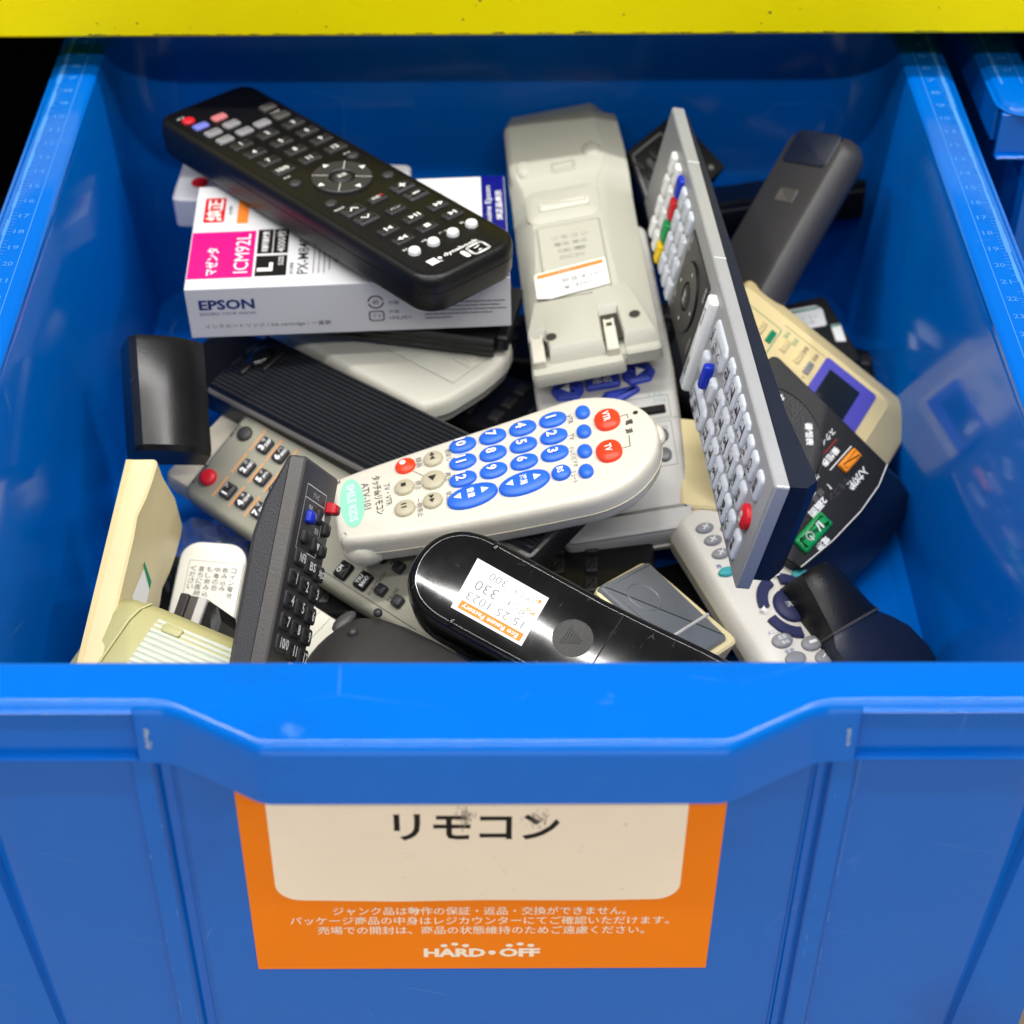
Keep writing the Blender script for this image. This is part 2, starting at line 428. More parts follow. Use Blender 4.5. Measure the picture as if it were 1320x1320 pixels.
# poses: point on the face plane (m) and rotation rows
POSE = {
    'A': ((-0.0870, 0.7762, -0.0181), (0.7275, -0.6861, -0.0096, 0.6861, 0.7274, 0.0132, -0.0021, -0.0162, 0.9999)),
    'B': ((-0.0782, 0.7641, -0.0409), (0.9986, -0.0444, -0.0278, 0.0430, 0.9979, -0.0487, 0.0299, 0.0475, 0.9984)),
    'O': ((-0.0089, 0.6300, -0.0735), (0.1475, 0.9592, -0.2414, -0.9886, 0.1358, -0.0645, -0.0290, 0.2481, 0.9683)),
    'R': ((0.0294, 0.7903, -0.0564), (0.9808, -0.0883, -0.1740, 0.0692, 0.9912, -0.1131, 0.1825, 0.0989, 0.9782)),
    'Q': ((0.0425, 0.7190, -0.0910), (0.9837, -0.0999, -0.1496, 0.0496, 0.9499, -0.3086, 0.1729, 0.2961, 0.9394)),
    'S': ((0.0822, 0.6866, -0.0385), (-0.1921, 0.0891, -0.9773, 0.0275, -0.9950, -0.0961, -0.9810, -0.0453, 0.1887)),
    'P': ((0.0304, 0.5327, -0.0859), (0.5123, -0.8585, -0.0214, 0.7899, 0.4809, -0.3805, 0.3370, 0.1780, 0.9245)),
    'H': ((-0.0947, 0.6504, -0.1135), (0.5817, -0.7727, -0.2541, 0.6857, 0.6339, -0.3577, 0.4374, 0.0339, 0.8986)),
    'E': ((-0.0572, 0.6721, -0.0898), (0.6125, -0.7824, -0.1127, 0.7758, 0.6223, -0.1044, 0.1518, -0.0235, 0.9881)),
    'F': ((-0.0757, 0.7628, -0.0887), (0.6533, -0.7551, -0.0550, 0.7548, 0.6552, -0.0310, 0.0594, -0.0213, 0.9980)),
    'L': ((-0.0866, 0.5276, -0.0810), (0.2236, 0.1593, 0.9616, 0.5872, 0.7654, -0.2633, -0.7780, 0.6235, 0.0776)),
    'J': ((-0.1616, 0.5650, -0.0832), (0.9953, 0.0494, -0.0831, -0.0639, 0.9813, -0.1815, 0.0726, 0.1860, 0.9799)),
    'X': ((0.1167, 0.6121, -0.1258), (0.8516, -0.4552, 0.2599, 0.5078, 0.8394, -0.1936, -0.1301, 0.2969, 0.9460)),
    'V': ((0.1155, 0.7292, -0.0780), (-0.4834, 0.7896, 0.3779, -0.8683, -0.3776, -0.3217, -0.1114, -0.4836, 0.8682)),
    'W': ((0.0922, 0.6816, -0.0724), (-0.6352, 0.7227, 0.2724, -0.7347, -0.4567, -0.5016, -0.2380, -0.5188, 0.8211)),
    'U': ((0.1146, 0.7841, -0.0704), (0.6120, 0.4899, -0.6208, -0.7308, 0.6503, -0.2073, 0.3021, 0.5806, 0.7561)),
    'K': ((-0.1133, 0.5087, -0.0900), (0.4417, -0.8918, -0.0984, 0.8551, 0.4516, -0.2545, 0.2714, 0.0283, 0.9621)),
    'AA': ((-0.0300, 0.5110, -0.0900), (0.6471, -0.7568, -0.0921, 0.7553, 0.6528, -0.0575, 0.1036, -0.0323, 0.9941)),
    'Z': ((0.0677, 0.5873, -0.1153), (0.5969, -0.7171, 0.3598, 0.7580, 0.6510, 0.0399, -0.2628, 0.2489, 0.9322)),
    'T': ((0.0452, 0.8230, -0.0696), (0.6858, 0.6806, 0.2579, -0.5064, 0.7007, -0.5025, -0.5227, 0.2140, 0.8252)),
    'Y': ((0.1204, 0.6280, -0.0927), (0.7497, -0.5115, 0.4200, 0.6538, 0.6705, -0.3506, -0.1023, 0.5374, 0.8371)),
    'G': ((-0.0840, 0.7588, -0.0709), (0.1857, -0.9826, -0.0008, 0.9783, 0.1850, -0.0931, 0.0917, 0.0165, 0.9957)),
    'D': ((-0.1516, 0.6712, -0.0666), (0.9223, -0.1299, 0.3639, 0.2990, 0.8366, -0.4590, -0.2448, 0.5322, 0.8105)),
    'I': ((-0.0787, 0.6483, -0.1260), (0.5848, -0.8039, -0.1088, 0.7595, 0.5897, -0.2748, 0.2851, 0.0781, 0.9553)),
    'C': ((-0.1129, 0.8333, -0.0602), (0.9976, 0.0660, -0.0223, -0.0678, 0.9930, -0.0968, 0.0158, 0.0980, 0.9951)),
    'EE': ((0.1225, 0.8814, -0.0875), (0.1974, 0.9743, -0.1085, -0.9328, 0.2207, 0.2849, 0.3016, 0.0450, 0.9524)),
    'DD': ((0.1516, 0.7841, -0.1109), (0.9377, -0.3428, 0.0566, 0.3461, 0.9072, -0.2392, 0.0306, 0.2439, 0.9693)),
    'M': ((-0.1374, 0.5958, -0.1377), (0.9960, 0.0854, -0.0244, -0.0887, 0.9435, -0.3192, -0.0042, 0.3201, 0.9474)),
    'N': ((-0.1371, 0.5828, -0.1163), (0.8893, 0.2653, -0.3725, -0.4100, 0.8234, -0.3922, 0.2027, 0.5015, 0.8411)),
    'BB': ((-0.0877, 0.5845, -0.1312), (0.8078, 0.5894, 0.0089, -0.5738, 0.7897, -0.2169, -0.1348, 0.1701, 0.9762)),
    'CC': ((0.0864, 0.6843, -0.1008), (0.9929, 0.0087, 0.1183, 0.0166, 0.9773, -0.2114, -0.1174, 0.2119, 0.9702)),
}

# ------------------------------------------------------------------ setting: floor, shelf
bm = bmesh.new(); plainbox(bm, -2500, 2500, -2500, 3500, -20, 0)
fl = link('floor', mesh_of('floor', bm, M['floor'])); fl.location = (0, 0, -0.95); fl['kind'] = 'structure'

sh = bpy.data.objects.new('storage_shelf', None); COL.objects.link(sh); sh.location = (0, 0.839, -0.2390)
tag(sh, 'yellow painted steel shelf whose beam runs above the blue bins', 'shelf')
bm = bmesh.new()
slab(bm, rr(-900, 900, 0, 34, 2.5, 3), [(1.5, 261), (0, 262.5), (0, 306), (1.5, 307.5)])
beam = part('shelf_beam', bm, M['yellow'], sh)
beam.rotation_euler = (0, R(-0.5), R(0.9))
pr = Print(); rnd = random.Random(3)
for i in range(60):
    x = rnd.uniform(-210, 210); w = rnd.uniform(0.8, 9); h = rnd.uniform(0.2, 0.6) * (2.2 if rnd.random() < .1 else 1)
    z = 262.6
    k = rnd.randint(5, 8)
    top = [(x + w * (1 - 2 * j / k) / 2, z + h * rnd.uniform(0.3, 1)) for j in range(k + 1)]
    pr.poly([(x - w / 2, z), (x + w / 2, z)] + top)
for i in range(14):
    x = rnd.uniform(-210, 210); z = rnd.uniform(266, 285); r = rnd.uniform(0.3, 0.9)
    pr.poly([(x + r * rnd.uniform(.5, 1.4) * math.cos(a), z + r * rnd.uniform(.4, 1) * math.sin(a)) for a in [j * 1.05 for j in range(6)]])
ch = pr.build(M['chip'], beam, 0.1, Matrix.Rotation(R(90), 4, 'X'), 'paint_chips')
bm = bmesh.new(); plainbox(bm, -900, 900, 34.5, 700, 270, 300); part('upper_deck', bm, M['dark'], sh)
bm = bmesh.new(); plainbox(bm, -900, 900, 30, 700, -8, 8); part('lower_deck', bm, M['dark'], sh)
bm = bmesh.new(); plainbox(bm, -900, 900, 701, 712, -8, 300); part('back_panel', bm, M['dark'], sh)

# ------------------------------------------------------------------ the bin (mm, z up from its base, y from the inner front edge)
ZR = 215.0
FXZ = Matrix.Rotation(R(90), 4, 'X')
def make_bin():
    t = bpy.data.objects.new('storage_bin', None); COL.objects.link(t)
    bm = bmesh.new()
    def ring(x, y0, y1, r, z): return [(a, b, z) for a, b in rr(-x, x, y0, y1, r, 8)]
    # inside faces from the rim down to the inner floor, then outside faces
    rings = [ring(184, 16, 450, 22, 50), ring(190, 8, 458, 26, 54), ring(197.6, 0.6, 465.4, 30, ZR - 5), ring(198.2, 0, 466, 30, ZR - 3.5),
             ring(203, -14, 470, 32, ZR - 3.6), ring(202.6, -13.6, 469.6, 32, ZR - 6), ring(199, -9.5, 467, 30, 3), ring(197, -7.5, 465, 28, 0)]
    loft(bm, rings)
    part('basin', bm, M['bin'], t, 32)
    # rim: a flat flange with a hanging skirt; the skirt is full height round the handle, thin elsewhere
    out = [(-220.5, 497), (-220.5, -21), (-121.4, -21), (-121.2, -21), (-110, -21.3), (-79, -39), (69, -39), (100, -21.3), (112.8, -21), (113, -21), (220.5, -21), (220.5, 497)]
    rad = [6, 14, 0, 0, 22, 13, 13, 22, 0, 0, 14, 6]
    o2 = rpoly(out, rad, 8)
    def dep(x, y): return 26.8 if (-121.3 < x < 112.9 and y < -20) else 3.6
    inn = rr(-198.2, 198.2, 0, 466, 30, 8)
    bm = bmesh.new()
    def vring(pts, zf): return [bm.verts.new((p[0] * S, p[1] * S, zf(*p) * S)) for p in pts]
    zc = lambda v: (lambda x, y: ZR - min(v, dep(x, y) - 1.2))
    prof = [(4.2, zc(0)), (2.6, zc(0.35)), (1.4, zc(1.1)), (0.6, zc(2.2)), (0.1, zc(4.2)), (-0.1, zc(6.5)),
            (-0.9, lambda x, y: ZR - dep(x, y) + 0.9), (-0.2, lambda x, y: ZR - dep(x, y)), (2.4, lambda x, y: ZR - dep(x, y)), (2.4, lambda x, y: ZR - 3.4 - (0.0))]
    loops = []
    for d, zf in prof:
        base = inset(o2, d)
        loops.append([bm.verts.new((q[0] * S, q[1] * S, zf(*p) * S)) for p, q in zip(o2, base)])
    for a, b in zip(loops, loops[1:]):
        for i in range(len(a)):
            j = (i + 1) % len(a)
            bm.faces.new((a[i], a[j], b[j], b[i]))
    inl = []
    for d, z in ((-3.0, ZR), (-1.2, ZR - 0.6), (-0.2, ZR - 1.6), (0.0, ZR - 3.4)):
        inl.append([bm.verts.new((q[0] * S, q[1] * S, z * S)) for q in inset(inn, d)])
    for a, b in zip(inl, inl[1:]):
        for i in range(len(a)):
            j = (i + 1) % len(a)
            bm.faces.new((a[i], a[j], b[j], b[i]))
    def fill(la, lb):
        es = []
        for l in (la, lb):
            for i in range(len(l)):
                a, b = l[i], l[(i + 1) % len(l)]
                e = bm.edges.get((a, b)) or bm.edges.new((a, b))
                es.append(e)
        bmesh.ops.triangle_fill(bm, use_beauty=True, use_dissolve=False, edges=es)
    fill(loops[0], inl[0]); fill(loops[-1], inl[-1])
    part('rim', bm, M['bin'], t, 30)
    # recessed channel beside the handle: back wall and bottom ledge
    for x0, x1 in ((-219.5, -121.7), (113.3, 219.5)):
        bm = bmesh.new(); box(bm, x0, x1, -18.2, -15.5, ZR - 25.2, ZR - 3.7, 0.3); part('channel_wall', bm, M['bin'], t)
        bm = bmesh.new(); box(bm, x0, x1, -21.2, -15.2, ZR - 26.8, ZR - 25.0, 0.6); part('ledge', bm, M['bin'], t)
    for s in (-1, 1):
        bm = bmesh.new(); box(bm, s * 219 - 1.5, s * 219 + 1.5, -10, 484, ZR - 22, ZR - 3.7, 0.4); part('side_skirt', bm, M['bin'], t)
    # ribs on the front wall
    def rib(xa, xb, lean, y0, y1):
        bm = bmesh.new()
        rings = []
        for z, k in ((2, 1.0), (ZR - 7, 0.0)):
            d = lean * k
            yo = -9.4 + (-13.4 + 9.4) * (z / (ZR - 6))
            rings.append([(xa + d, yo + 1, z), (xa + d, yo - y1 + 0.6, z), (xa + d + 0.6, yo - y1, z), (xb + d - 2.6, yo - y1, z), (xb + d - 2.0, yo - y1 + .5, z), (xb + d, yo + 1, z)])
        loft(bm, rings)
        return part('rib', bm, M['bin'], t, 30)
    rib(-126, -116.5, 1.0, 0, 4.4)
    rib(-113.6, -110.6, 1.0, 0, 1.4)
    rib(107.5, 117.5, -1.0, 0, 4.4)
    rib(102, 105, -1.0, 0, 1.4)
    for s in (-1, 1):
        bm = bmesh.new()
        rings = []
        for z, k in ((2, 1.0), (ZR - 7, 0.0)):
            yo = -9.4 - 4.0 * (z / (ZR - 6))
            xa, xb = 186 - 17 * k, 201 - 3 * k
            r_ = [(s * xa, yo + 1, z), (s * (xa + 1.5), yo - 2.6, z), (s * (xa + 4), yo - 3.4, z), (s * xb, yo - 3.4, z), (s * (xb + 2), yo + 1, z)]
            rings.append(r_ if s > 0 else list(reversed(r_)))
        loft(bm, rings); part('corner_post', bm, M['bin'], t, 30)
    # whitened stress marks at the handle's ends and rubbed rib edges
    pr = Print(); rn = random.Random(9)
    for x0_, h_, n_ in ((-117.6, 9, 26), (109.8, 7, 16)):
        for i in range(n_):
            x = rn.gauss(x0_, .55); z = rn.uniform(-h_ / 2, h_ / 2); pr.line([(x, ZR - 14.5 + z), (x + rn.uniform(-.3, .3), ZR - 14.5 + z + rn.uniform(.6, 2.4))], rn.uniform(.12, .4), i * .002)
    pr.build(M['stress'], t, 22.2, FXZ, 'stress_mark')
    pr = Print()
    for xe in (-125.3, -119.4, 110.2, 116.6):
        z = 6.0
        while z < ZR - 32:
            d = rn.uniform(1, 26)
            if rn.random() < .4: pr.line([(xe + rn.uniform(-.15, .15) + (1 - z / ZR) * (1 if xe < 0 else -1), z), (xe + rn.uniform(-.15, .15) + (1 - (z + d) / ZR) * (1 if xe < 0 else -1), z + d)], rn.uniform(.1, .3), -9.5 + 3.98 * (1 - z / ZR) * -1 + 27.4)
            z += d + rn.uniform(.5, 4)
    pr.build(M['bin_wear'], t, 0.0, FXZ, 'rubbed_edge')
    # worn scale moulded along both side rims
    for s in (-1, 1):
        pr = Print(); rn = random.Random(5 + s)
        for i in range(34):
            y = 20 + i * 12.6
            pr.text(str(37 - i), s * 209.2, y, 3.1, 4.4, 0 if s < 0 else 0, 0.004)
            for j in range(5):
                if rn.random() < 0.8: pr.line([(s * 214.4, y + j * 2.5), (s * (212.6 if j else 211.8), y + j * 2.5)], 0.3)
        pr.line([(s * 205.2, 6), (s * 205.2, 462)], 0.35)
        k = 40
        for i in range(k):
            y = 6 + i * 11.4
            w = rn.uniform(0.9, 2.3)
            pr.line([(s * (215.2 + rn.uniform(-.2, .2)), y), (s * (215.2 + rn.uniform(-.2, .2)), y + 11.4)], w, i * 0.004)
        pr.build(M['bin_wear'], t, ZR + 0.12, None, 'scale_marking')
    return t
bin0 = make_bin()
bin0.location = (0, 0.4395, -ZR * S); bin0.rotation_euler = (0, 0, R(0.95))
tag(bin0, 'blue plastic bin pulled out and full of remote controls, an orange card on its front', 'storage bin', 'blue bins on the shelf')
nb = bin0.copy(); COL.objects.link(nb); nb.location = (0.452, 0.838, -ZR * S); nb.rotation_euler = (0, 0, R(1.5))
nb['label'] = 'empty-looking blue bin pushed in at the right, only its handle corner showing'
for c in list(bin0.children):
    d = c.copy(); COL.objects.link(d); d.parent = nb

# orange card on the bin front
FX = Matrix.Rotation(R(90), 4, 'X')
cy = lambda z: -9.4 - 4.0 * (z / (ZR - 6))
bm = bmesh.new()
zb, zt = 62.0, 186.0
loft(bm, [[(x, cy(z) - d, z) for x, d in ((-93.5, .1), (-93.5, .6), (74.5, .6), (74.5, .1))] for z in (zb, zt)])
card = part('label_card', bm, M['orange'], bin0)
tilt = math.atan2(4.0, ZR - 6)
CM = Matrix.Translation((0, (cy(zb) - 0.62) * S, zb * S)) @ Matrix.Rotation(R(90) + tilt, 4, 'X')
CX = -9.5
pr = Print()
pr.poly(rpoly([(CX - 74, 42.5), (CX - 30, 41.4), (CX, 42.2), (CX + 40, 41.8), (CX + 71, 42.7), (CX + 71, 122), (CX - 74, 122)], [9, 0, 0, 0, 9, 3, 3], 8))
pr.build(M['cardwhite'], card, 0.05, CM, 'writing_field')
pr = Print()
pr.text('リモコン', CX - 1.8, 83.5, 14.3, 57.5, 0, 0.024)
pr.build(M['ink'], card, 0.12, CM)
pr = Print()
for i in range(60):
    x = rnd.gauss(CX - 5.4, 1.7); z = rnd.gauss(88, 2.6); pr.line([(x, z), (x + rnd.uniform(-.4, .4), z + rnd.uniform(.6, 2.4))], rnd.uniform(.1, .35), i * .002)
for i in range(50):
    x = rnd.gauss(CX + 20, 1.9); z = rnd.gauss(86.5, 2.4); pr.line([(x, z), (x + rnd.uniform(-.5, .5), z + rnd.uniform(.6, 2))], rnd.uniform(.1, .3), i * .002)
pr.build(M['smudge'], card, 0.15, CM, 'smudge')
pr = Print()
pr.text('ジャンク品は動作の保証・返品・交換ができません。', CX - .9, 35.8, 4.9, 106.5, 0, 0.006)
pr.text('パッケージ商品の中身はレジカウンターにてご確認いただけます。', CX - .9, 30.0, 4.9, 138.5, 0, 0.006)
pr.text('売場での開封は、商品の状態維持のためご遠慮ください。', CX - .4, 24.2, 4.9, 120, 0, 0.006)
pr.text('HARD', CX - 10.3, 10.2, 5.4, 23, 0, 0.05)
pr.text('OFF', CX + 13.8, 10.2, 5.4, 15.2, 0, 0.05)
pr.disc(CX + 3.6, 10.2, 1.4)
for a, b in ((-14.2, 14.6), (-10.2, 15.5), (-6.2, 14.6), (10.0, 14.6), (14.0, 15.5), (18.0, 14.6)):
    pr.disc(CX + a, b, 1.35, 0, 1.0)
pr.build(M['cardwhite'], card, 0.12, CM)

# ------------------------------------------------------------------ objects in the bin
# ---- black remote with pale round keys, lying on the ink box
t = remote('long black remote lying on the magenta ink box, pale round keys at its near end', 'A', 18.6)
bm = bmesh.new(); slab(bm, rr(-28.6, 28.6, -103, 103, (13, 13, 9, 9), 7), [(4, -19), (1.6, -18), (.4, -15), (0.1, -8), (0, -5.5), (0.2, -3), (0.9, -1.0), (2.2, -0.1), (3.0, 0.25)])
part('body', bm, M['black'], t)
bm = bmesh.new(); slab(bm, rr(-25.2, 25.2, -99.5, 99.5, (10, 10, 6, 6), 6), [(0, 0.1), (0, 0.45), (0.3, 0.55)]); part('face_plate', bm, M['black2'], t)
bm = bmesh.new(); slab(bm, rr(-28.75, 28.75, -103.15, 103.15, (13, 13, 9, 9), 7), [(0.5, -8.3), (0.1, -8.2), (0.1, -7.7), (0.6, -7.6)]); part('seam', bm, M['black2'], t)
bz = 0.55
def kb(x, y, w, h, m, r=1.2, ht=1.9, d=0.2): return button(t, x, y, ('r', w, h, r), ht, m, d)
kb(-18.8, 87, 6.5, 6, M['red'], 2.8); kb(-17.6, 78.3, 8, 5, M['bluish']); kb(-5.7, 79.6, 8, 5, M['pinkish'])
for x, y in ((-17, 68.9), (-5.4, 69.9), (-17, 59.4), (-5.1, 59.7), (6, 60.3), (18.2, 71.7), (17.8, 60.3)): kb(x, y, 8.6, 5.6, M['greyrub'] if x < 7 else M['charcoal2'])
pr = Print()
n = 0
names = ['1', '2', '3', '4', '5', '6', '7', '8', '9', '10/0', '11', '12']
for y in (49.6, 38.8, 27.8, 16.8):
    for x in (-14.4, 1.4, 17):
        kb(x, y, 11.5, 6.4, M['button_black']); pr.text(names[n], x - .4, y, 3.0, None, 0, 0.015, 2.1); n += 1
for x, y in ((-17.8, 3.4), (18.2, 5.5), (-17.1, -22), (18.7, -20)):
    button(t, x, y, ('e', 3.2, 2.8), 1.8, M['charcoal'])
bm = bmesh.new(); annulus(bm, 1, -7.7, 6.2, 14.4, 0.3, 2.3, n=40); part('navigation_ring', bm, M['charcoal'], t)
button(t, 1, -7.7, ('e', 5.2, 5.0), 2.4, M['button_black'])
pr.text('決定', 1, -7.7, 2.6, 5.2, 0, 0.01, 2.75)
for x, y, a in ((1, 4.6, 90), (1, -20, 270), (-11.3, -7.7, 180), (13.3, -7.7, 0)): pr.tri(x, y + 0, 1.9, a, 2.45)
for k in range(4):
    a = R(45 + 90 * k); pr.line([(1 + 6.4 * math.cos(a), -7.7 + 6.4 * math.sin(a)), (1 + 14 * math.cos(a), -7.7 + 14 * math.sin(a))], 0.25, 2.32)
kb(16.4, -33, 11.5, 7.6, M['charcoal']); kb(16.6, -42.6, 11.5, 7.6, M['charcoal']); kb(-13.8, -34, 11.5, 7.6, M['charcoal']); kb(-13.8, -43.6, 11.5, 7.6, M['charcoal'])
kb(1, -33.6, 10, 5.4, M['button_black']); kb(1, -46.5, 10, 6, M['button_black'])
pr.text('+', 16.4, -33, 3.6, None, 0, 0.03, 2.2); pr.text('-', 16.6, -42.6, 0.9, 4, 0, 0.03, 2.2); pr.line([(-15.8, -35), (-13.8, -33), (-11.8, -35)], 0.7, 2.2); pr.line([(-15.8, -42.6), (-13.8, -44.6), (-11.8, -42.6)], 0.7, 2.2)
pr.text('メニュー', 1, -46.5, 1.7, 6, 0, 0, 2.2); pr.text('画面', 0, -33.6, 2, 4.4, 0, 0, 2.2)
for x, y, s_ in ((-13.1, -58, '▮◀'), (-13.2, -68.4, '◀◀'), (2, -57.6, '▶II'), (1.5, -67.8, '■'), (17.2, -57, '▶▶'), (17.2, -67.3, '▶▮')):
    kb(x, y, 10.6, 6, M['button_black'])
    if s_ == '■': pr.rect(x - 1.5, x + 1.5, y - 1.3, y + 1.3, 2.2)
    else:
        d = 1 if '▶' in s_ else -1
        pr.tri(x - d * 1.2, y, 1.7, 90 - 90 * d, 2.2)
        if s_ in ('▶▶', '◀◀'): pr.tri(x + d * 1.4, y, 1.7, 90 - 90 * d, 2.2)
        else: pr.rect(x + d * 1.4 - .45, x + d * 1.4 + .45, y - 1.4, y + 1.4, 2.2)
        if 'II' in s_: pr.rect(x + 2.9, x + 3.7, y - 1.4, y + 1.4, 2.2)
for x in (-16.2, -5.1, 6.4, 17.6):
    button(t, x, -79.6, ('e', 2.9, 2.9), 3.0, M['white'], 0.1)
for s_, x in (('音声', -16), ('字幕', -5), ('データ', 6), ('BS', 17.6)): pr.text(s_, x - 1.6, -75.0, 1.5, None, 0, 0, bz + .1)
pr.text('dynabook', 1.6, -90.4, 3.2, 20, 0, 0.02, bz + .1); pr.disc(-10.8, -90.4, 1.0, bz + .1)
pr.rect(-17.5, -12.6, -93, -88.4, bz + .1); pr.text('e', -11.8, -92.6, 1.4, None, 0, 0, bz + .1)
pr.text('入力切換', 18, 66, 1.2, 6, 0, 0, bz + .1); pr.text('消音', -17, 11, 1.2, 4, 0, 0, bz + .1); pr.text('戻る', 18, 10, 1.2, 4, 0, 0, bz + .1); pr.text('電源', -20, 92, 1.3, 4, 0, 0, bz + .1); pr.text('番組表', -17, -28, 1.3, 6, 0, 0, bz + .1)
sq = rr(2.5, 11.5, -99, -92.4, 1.8, 4)
for a, b in zip(sq, sq[1:] + sq[:1]): pr.line([a, b], 1.3, bz + .1)
pr.text('ズ', 7, -95.7, 3.8, 4, 0, 0.03, bz + .1)
pr.poly(rr(-1.8, 0.9, -98.6, -92.8, 1.2, 3), bz + .1)
pr.build(M['print_white'], t, 0)
pr = Print(); pr.disc(3.4, -33, 0.7, 2.2); pr.build(M['red'], t, 0, None, 'record_mark')

# ---- white ink carton with magenta panel
t = thing('ink_box', 'white ink cartridge carton with a magenta panel, under the long black remote', 'ink box', 'B', 27.7, None, 1.023, 1.024)
t['group'] = 'ink cartridge cartons'
W2, L2 = 72.8, 40.7
bm = bmesh.new(); box(bm, -W2, W2, -L2, L2, -27.7, 0, 0.5); part('carton', bm, M['box'], t)
pr = Print(); pr.rect(-72.2, -42.9, -33.4, 2.6); pr.build(M['magenta'], t, 0.08, None, 'magenta_panel')
pr = Print(); pr.rect(61.6, W2 - .3, -L2 + .4, L2 - .4); pr.build(M['boxnavy'], t, 0.08, None, 'navy_band')
pr = Print(); pr.poly(rr(-68.4, -58.6, 10.4, 30.4, 1, 3)); pr.build(M['boxred'], t, 0.08, None, 'red_panel')
pr = Print(); pr.rect(-41.8, -34.8, -15.8, 3.2); pr.rect(-34.4, -27.6, -15.8, 3.2); pr.rect(-41.8, -27.6, -33.0, -17.4); pr.build(M['ink'], t, 0.08, None, 'black_panel')
pr = Print()
pr.text('マゼンタ', -61.8, -20.6, 5.6, 21, 90, 0.02); pr.text('ICM92L', -48.4, -15, 6.6, 30, 90, 0.0)
pr.text('L', -37.4, -26.2, 7, 6.5, 90, 0.05); pr.text('SIZE', -30.4, -21.8, 2.2, 6.6, 90); pr.text('印刷可能枚数', -38.2, -6.4, 3.2, 16, 90, 0.02); pr.text('4000枚', -31, -6.4, 4.4, 17, 90, 0.0)
pr.text('純正', -63.5, 20.4, 7.6, 17.5, 90, 0.02)
pr.text('Genuine Epson', 65, 13, 3.6, 38, 90, 0.0); pr.text('純正品表示', 69.6, 16, 3.2, 24, 90, 0.02)
pr.build(M['paper'], t, 0.16)
pr = Print(); pr.rect(-52.6, -47.4, 9, 29.6); pr.build(M['sticker_orange'], t, 0.08, None, 'orange_panel')
pr = Print()
pr.text('PX-M840F', -20.4, -17, 5, 31, 90, 0.01); pr.text('適合機種', -25.4, -28, 2.0, 9, 90); pr.text('取付期限', -56, 20, 1.6, 7, 90)
for i, (a, b) in enumerate(((-32, 0), (-32, 4), (-32, -6), (-30, 2))): pr.line([(-15.5 + i * 2.4, a), (-15.5 + i * 2.4, b)], 0.35)
for i in range(16): pr.line([(-6 + i * .55, -24), (-6 + i * .55, -10)], 0.28 if i % 3 else 0.12)
pr.ring(50, 26, 7.5, .2, 0, 0, 360, 5.5)
pr.build(M['print_dark'], t, 0.08)
FB = Matrix.Translation((0, -L2 * S, 0)) @ FX
pr = Print(); pr.text('EPSON', -54.8, -9.2, 5.6, 25, 0, 0.035); pr.text('EXCEED YOUR VISION', -54.8, -14.2, 1.5, 25); pr.build(M['logo_blue'], t, 0.08, FB)
pr = Print()
pr.text('インクカートリッジ / Ink cartridge / 一盒装', -37.4, -21.4, 2.7, 57)
pr.ring(12, -11, 3.3, 0.7, 0, 20, 170); pr.ring(12, -11, 3.3, 0.7, 0, 200, 350); pr.text('紙', 12, -11, 2.6, 3); pr.text('外箱', 20, -11.6, 2, 4.6)
sq = rr(8.8, 15.2, -21.4, -16.2, 1.2, 3)
for a, b in zip(sq, sq[1:] + sq[:1]): pr.line([a, b], 0.6)
pr.text('プラ', 12, -18.8, 2.2, 4); pr.text('外装', 20, -16.6, 1.7, 4.6); pr.text('>PA,PE<', 22.5, -20.4, 2.0, 10)
for i, w in enumerate((36, 34, 37, 30, 12)): 
    x = 34
    while x < 34 + w: 
        d = rnd.uniform(1.5, 4.5); pr.line([(x, -12.6 - i * 2.1), (min(x + d, 34 + w), -12.6 - i * 2.1)], .55); x += d + .9
pr.build(M['print_dark'], t, 0.08, FB)

# ---- second carton behind
t = thing('ink_box', 'small white carton with a red dot poking out behind the magenta ink carton', 'ink box', 'C', 18)
t['group'] = 'ink cartridge cartons'
bm = bmesh.new(); slab(bm, rr(-60, 58, -11.5, 24, 3, 4), [(1, -18), (0, -17), (0, -1), (1, 0)]); part('carton', bm, M['box'], t)
pr = Print(); pr.disc(-48, 3, 4.5); pr.build(M['boxred'], t, 0.08, None, 'red_dot')

# ---- white rounded remote with blue oval keys
t = remote('white rounded remote with blue oval number keys and two big red-orange keys', 'O', 17)
OL = spline([(18.6, -69.6), (21.6, -66), (27.3, -38.2), (32.9, 0.7), (35.4, 25), (36.4, 41.8), (32.2, 56), (22, 66.8), (11.6, 71.4), (2.9, 72.4), (-5.7, 71), (-16, 65.4), (-22.6, 58.4), (-27.4, 48), (-29, 36.6), (-26.6, 9.3), (-23.2, -36.8), (-20, -66.4), (-17.6, -69.8), (-14, -71), (14, -71)], 3)
bm = bmesh.new(); slab(bm, OL, [(5, -17), (2.2, -16.2), (0.9, -14), (0.1, -9.4), (-0.2, -9.2), (-0.3, -5), (-0.1, -2.8), (0.5, -1.3), (1.5, -0.4), (3.0, 0)]); part('body', bm, M['cream'], t)
bm = bmesh.new(); slab(bm, OL, [(0.2, -9.7), (-0.42, -9.6), (-0.42, -9.2), (0.2, -9.1)]); part('seam', bm, M['paleparchment'], t)
bm = bmesh.new(); blob(bm, 14.0, -60.6, -11.2, 11, 11.4, 9.2, 24, 14); part('foot', bm, M['cream'], t)
bm = bmesh.new(); blob(bm, 3, 72.2, -6.5, 6, 3, 3.2); part('emitter_window', bm, M['cream'], t)
pr = Print(); prb = Print()
n = 1
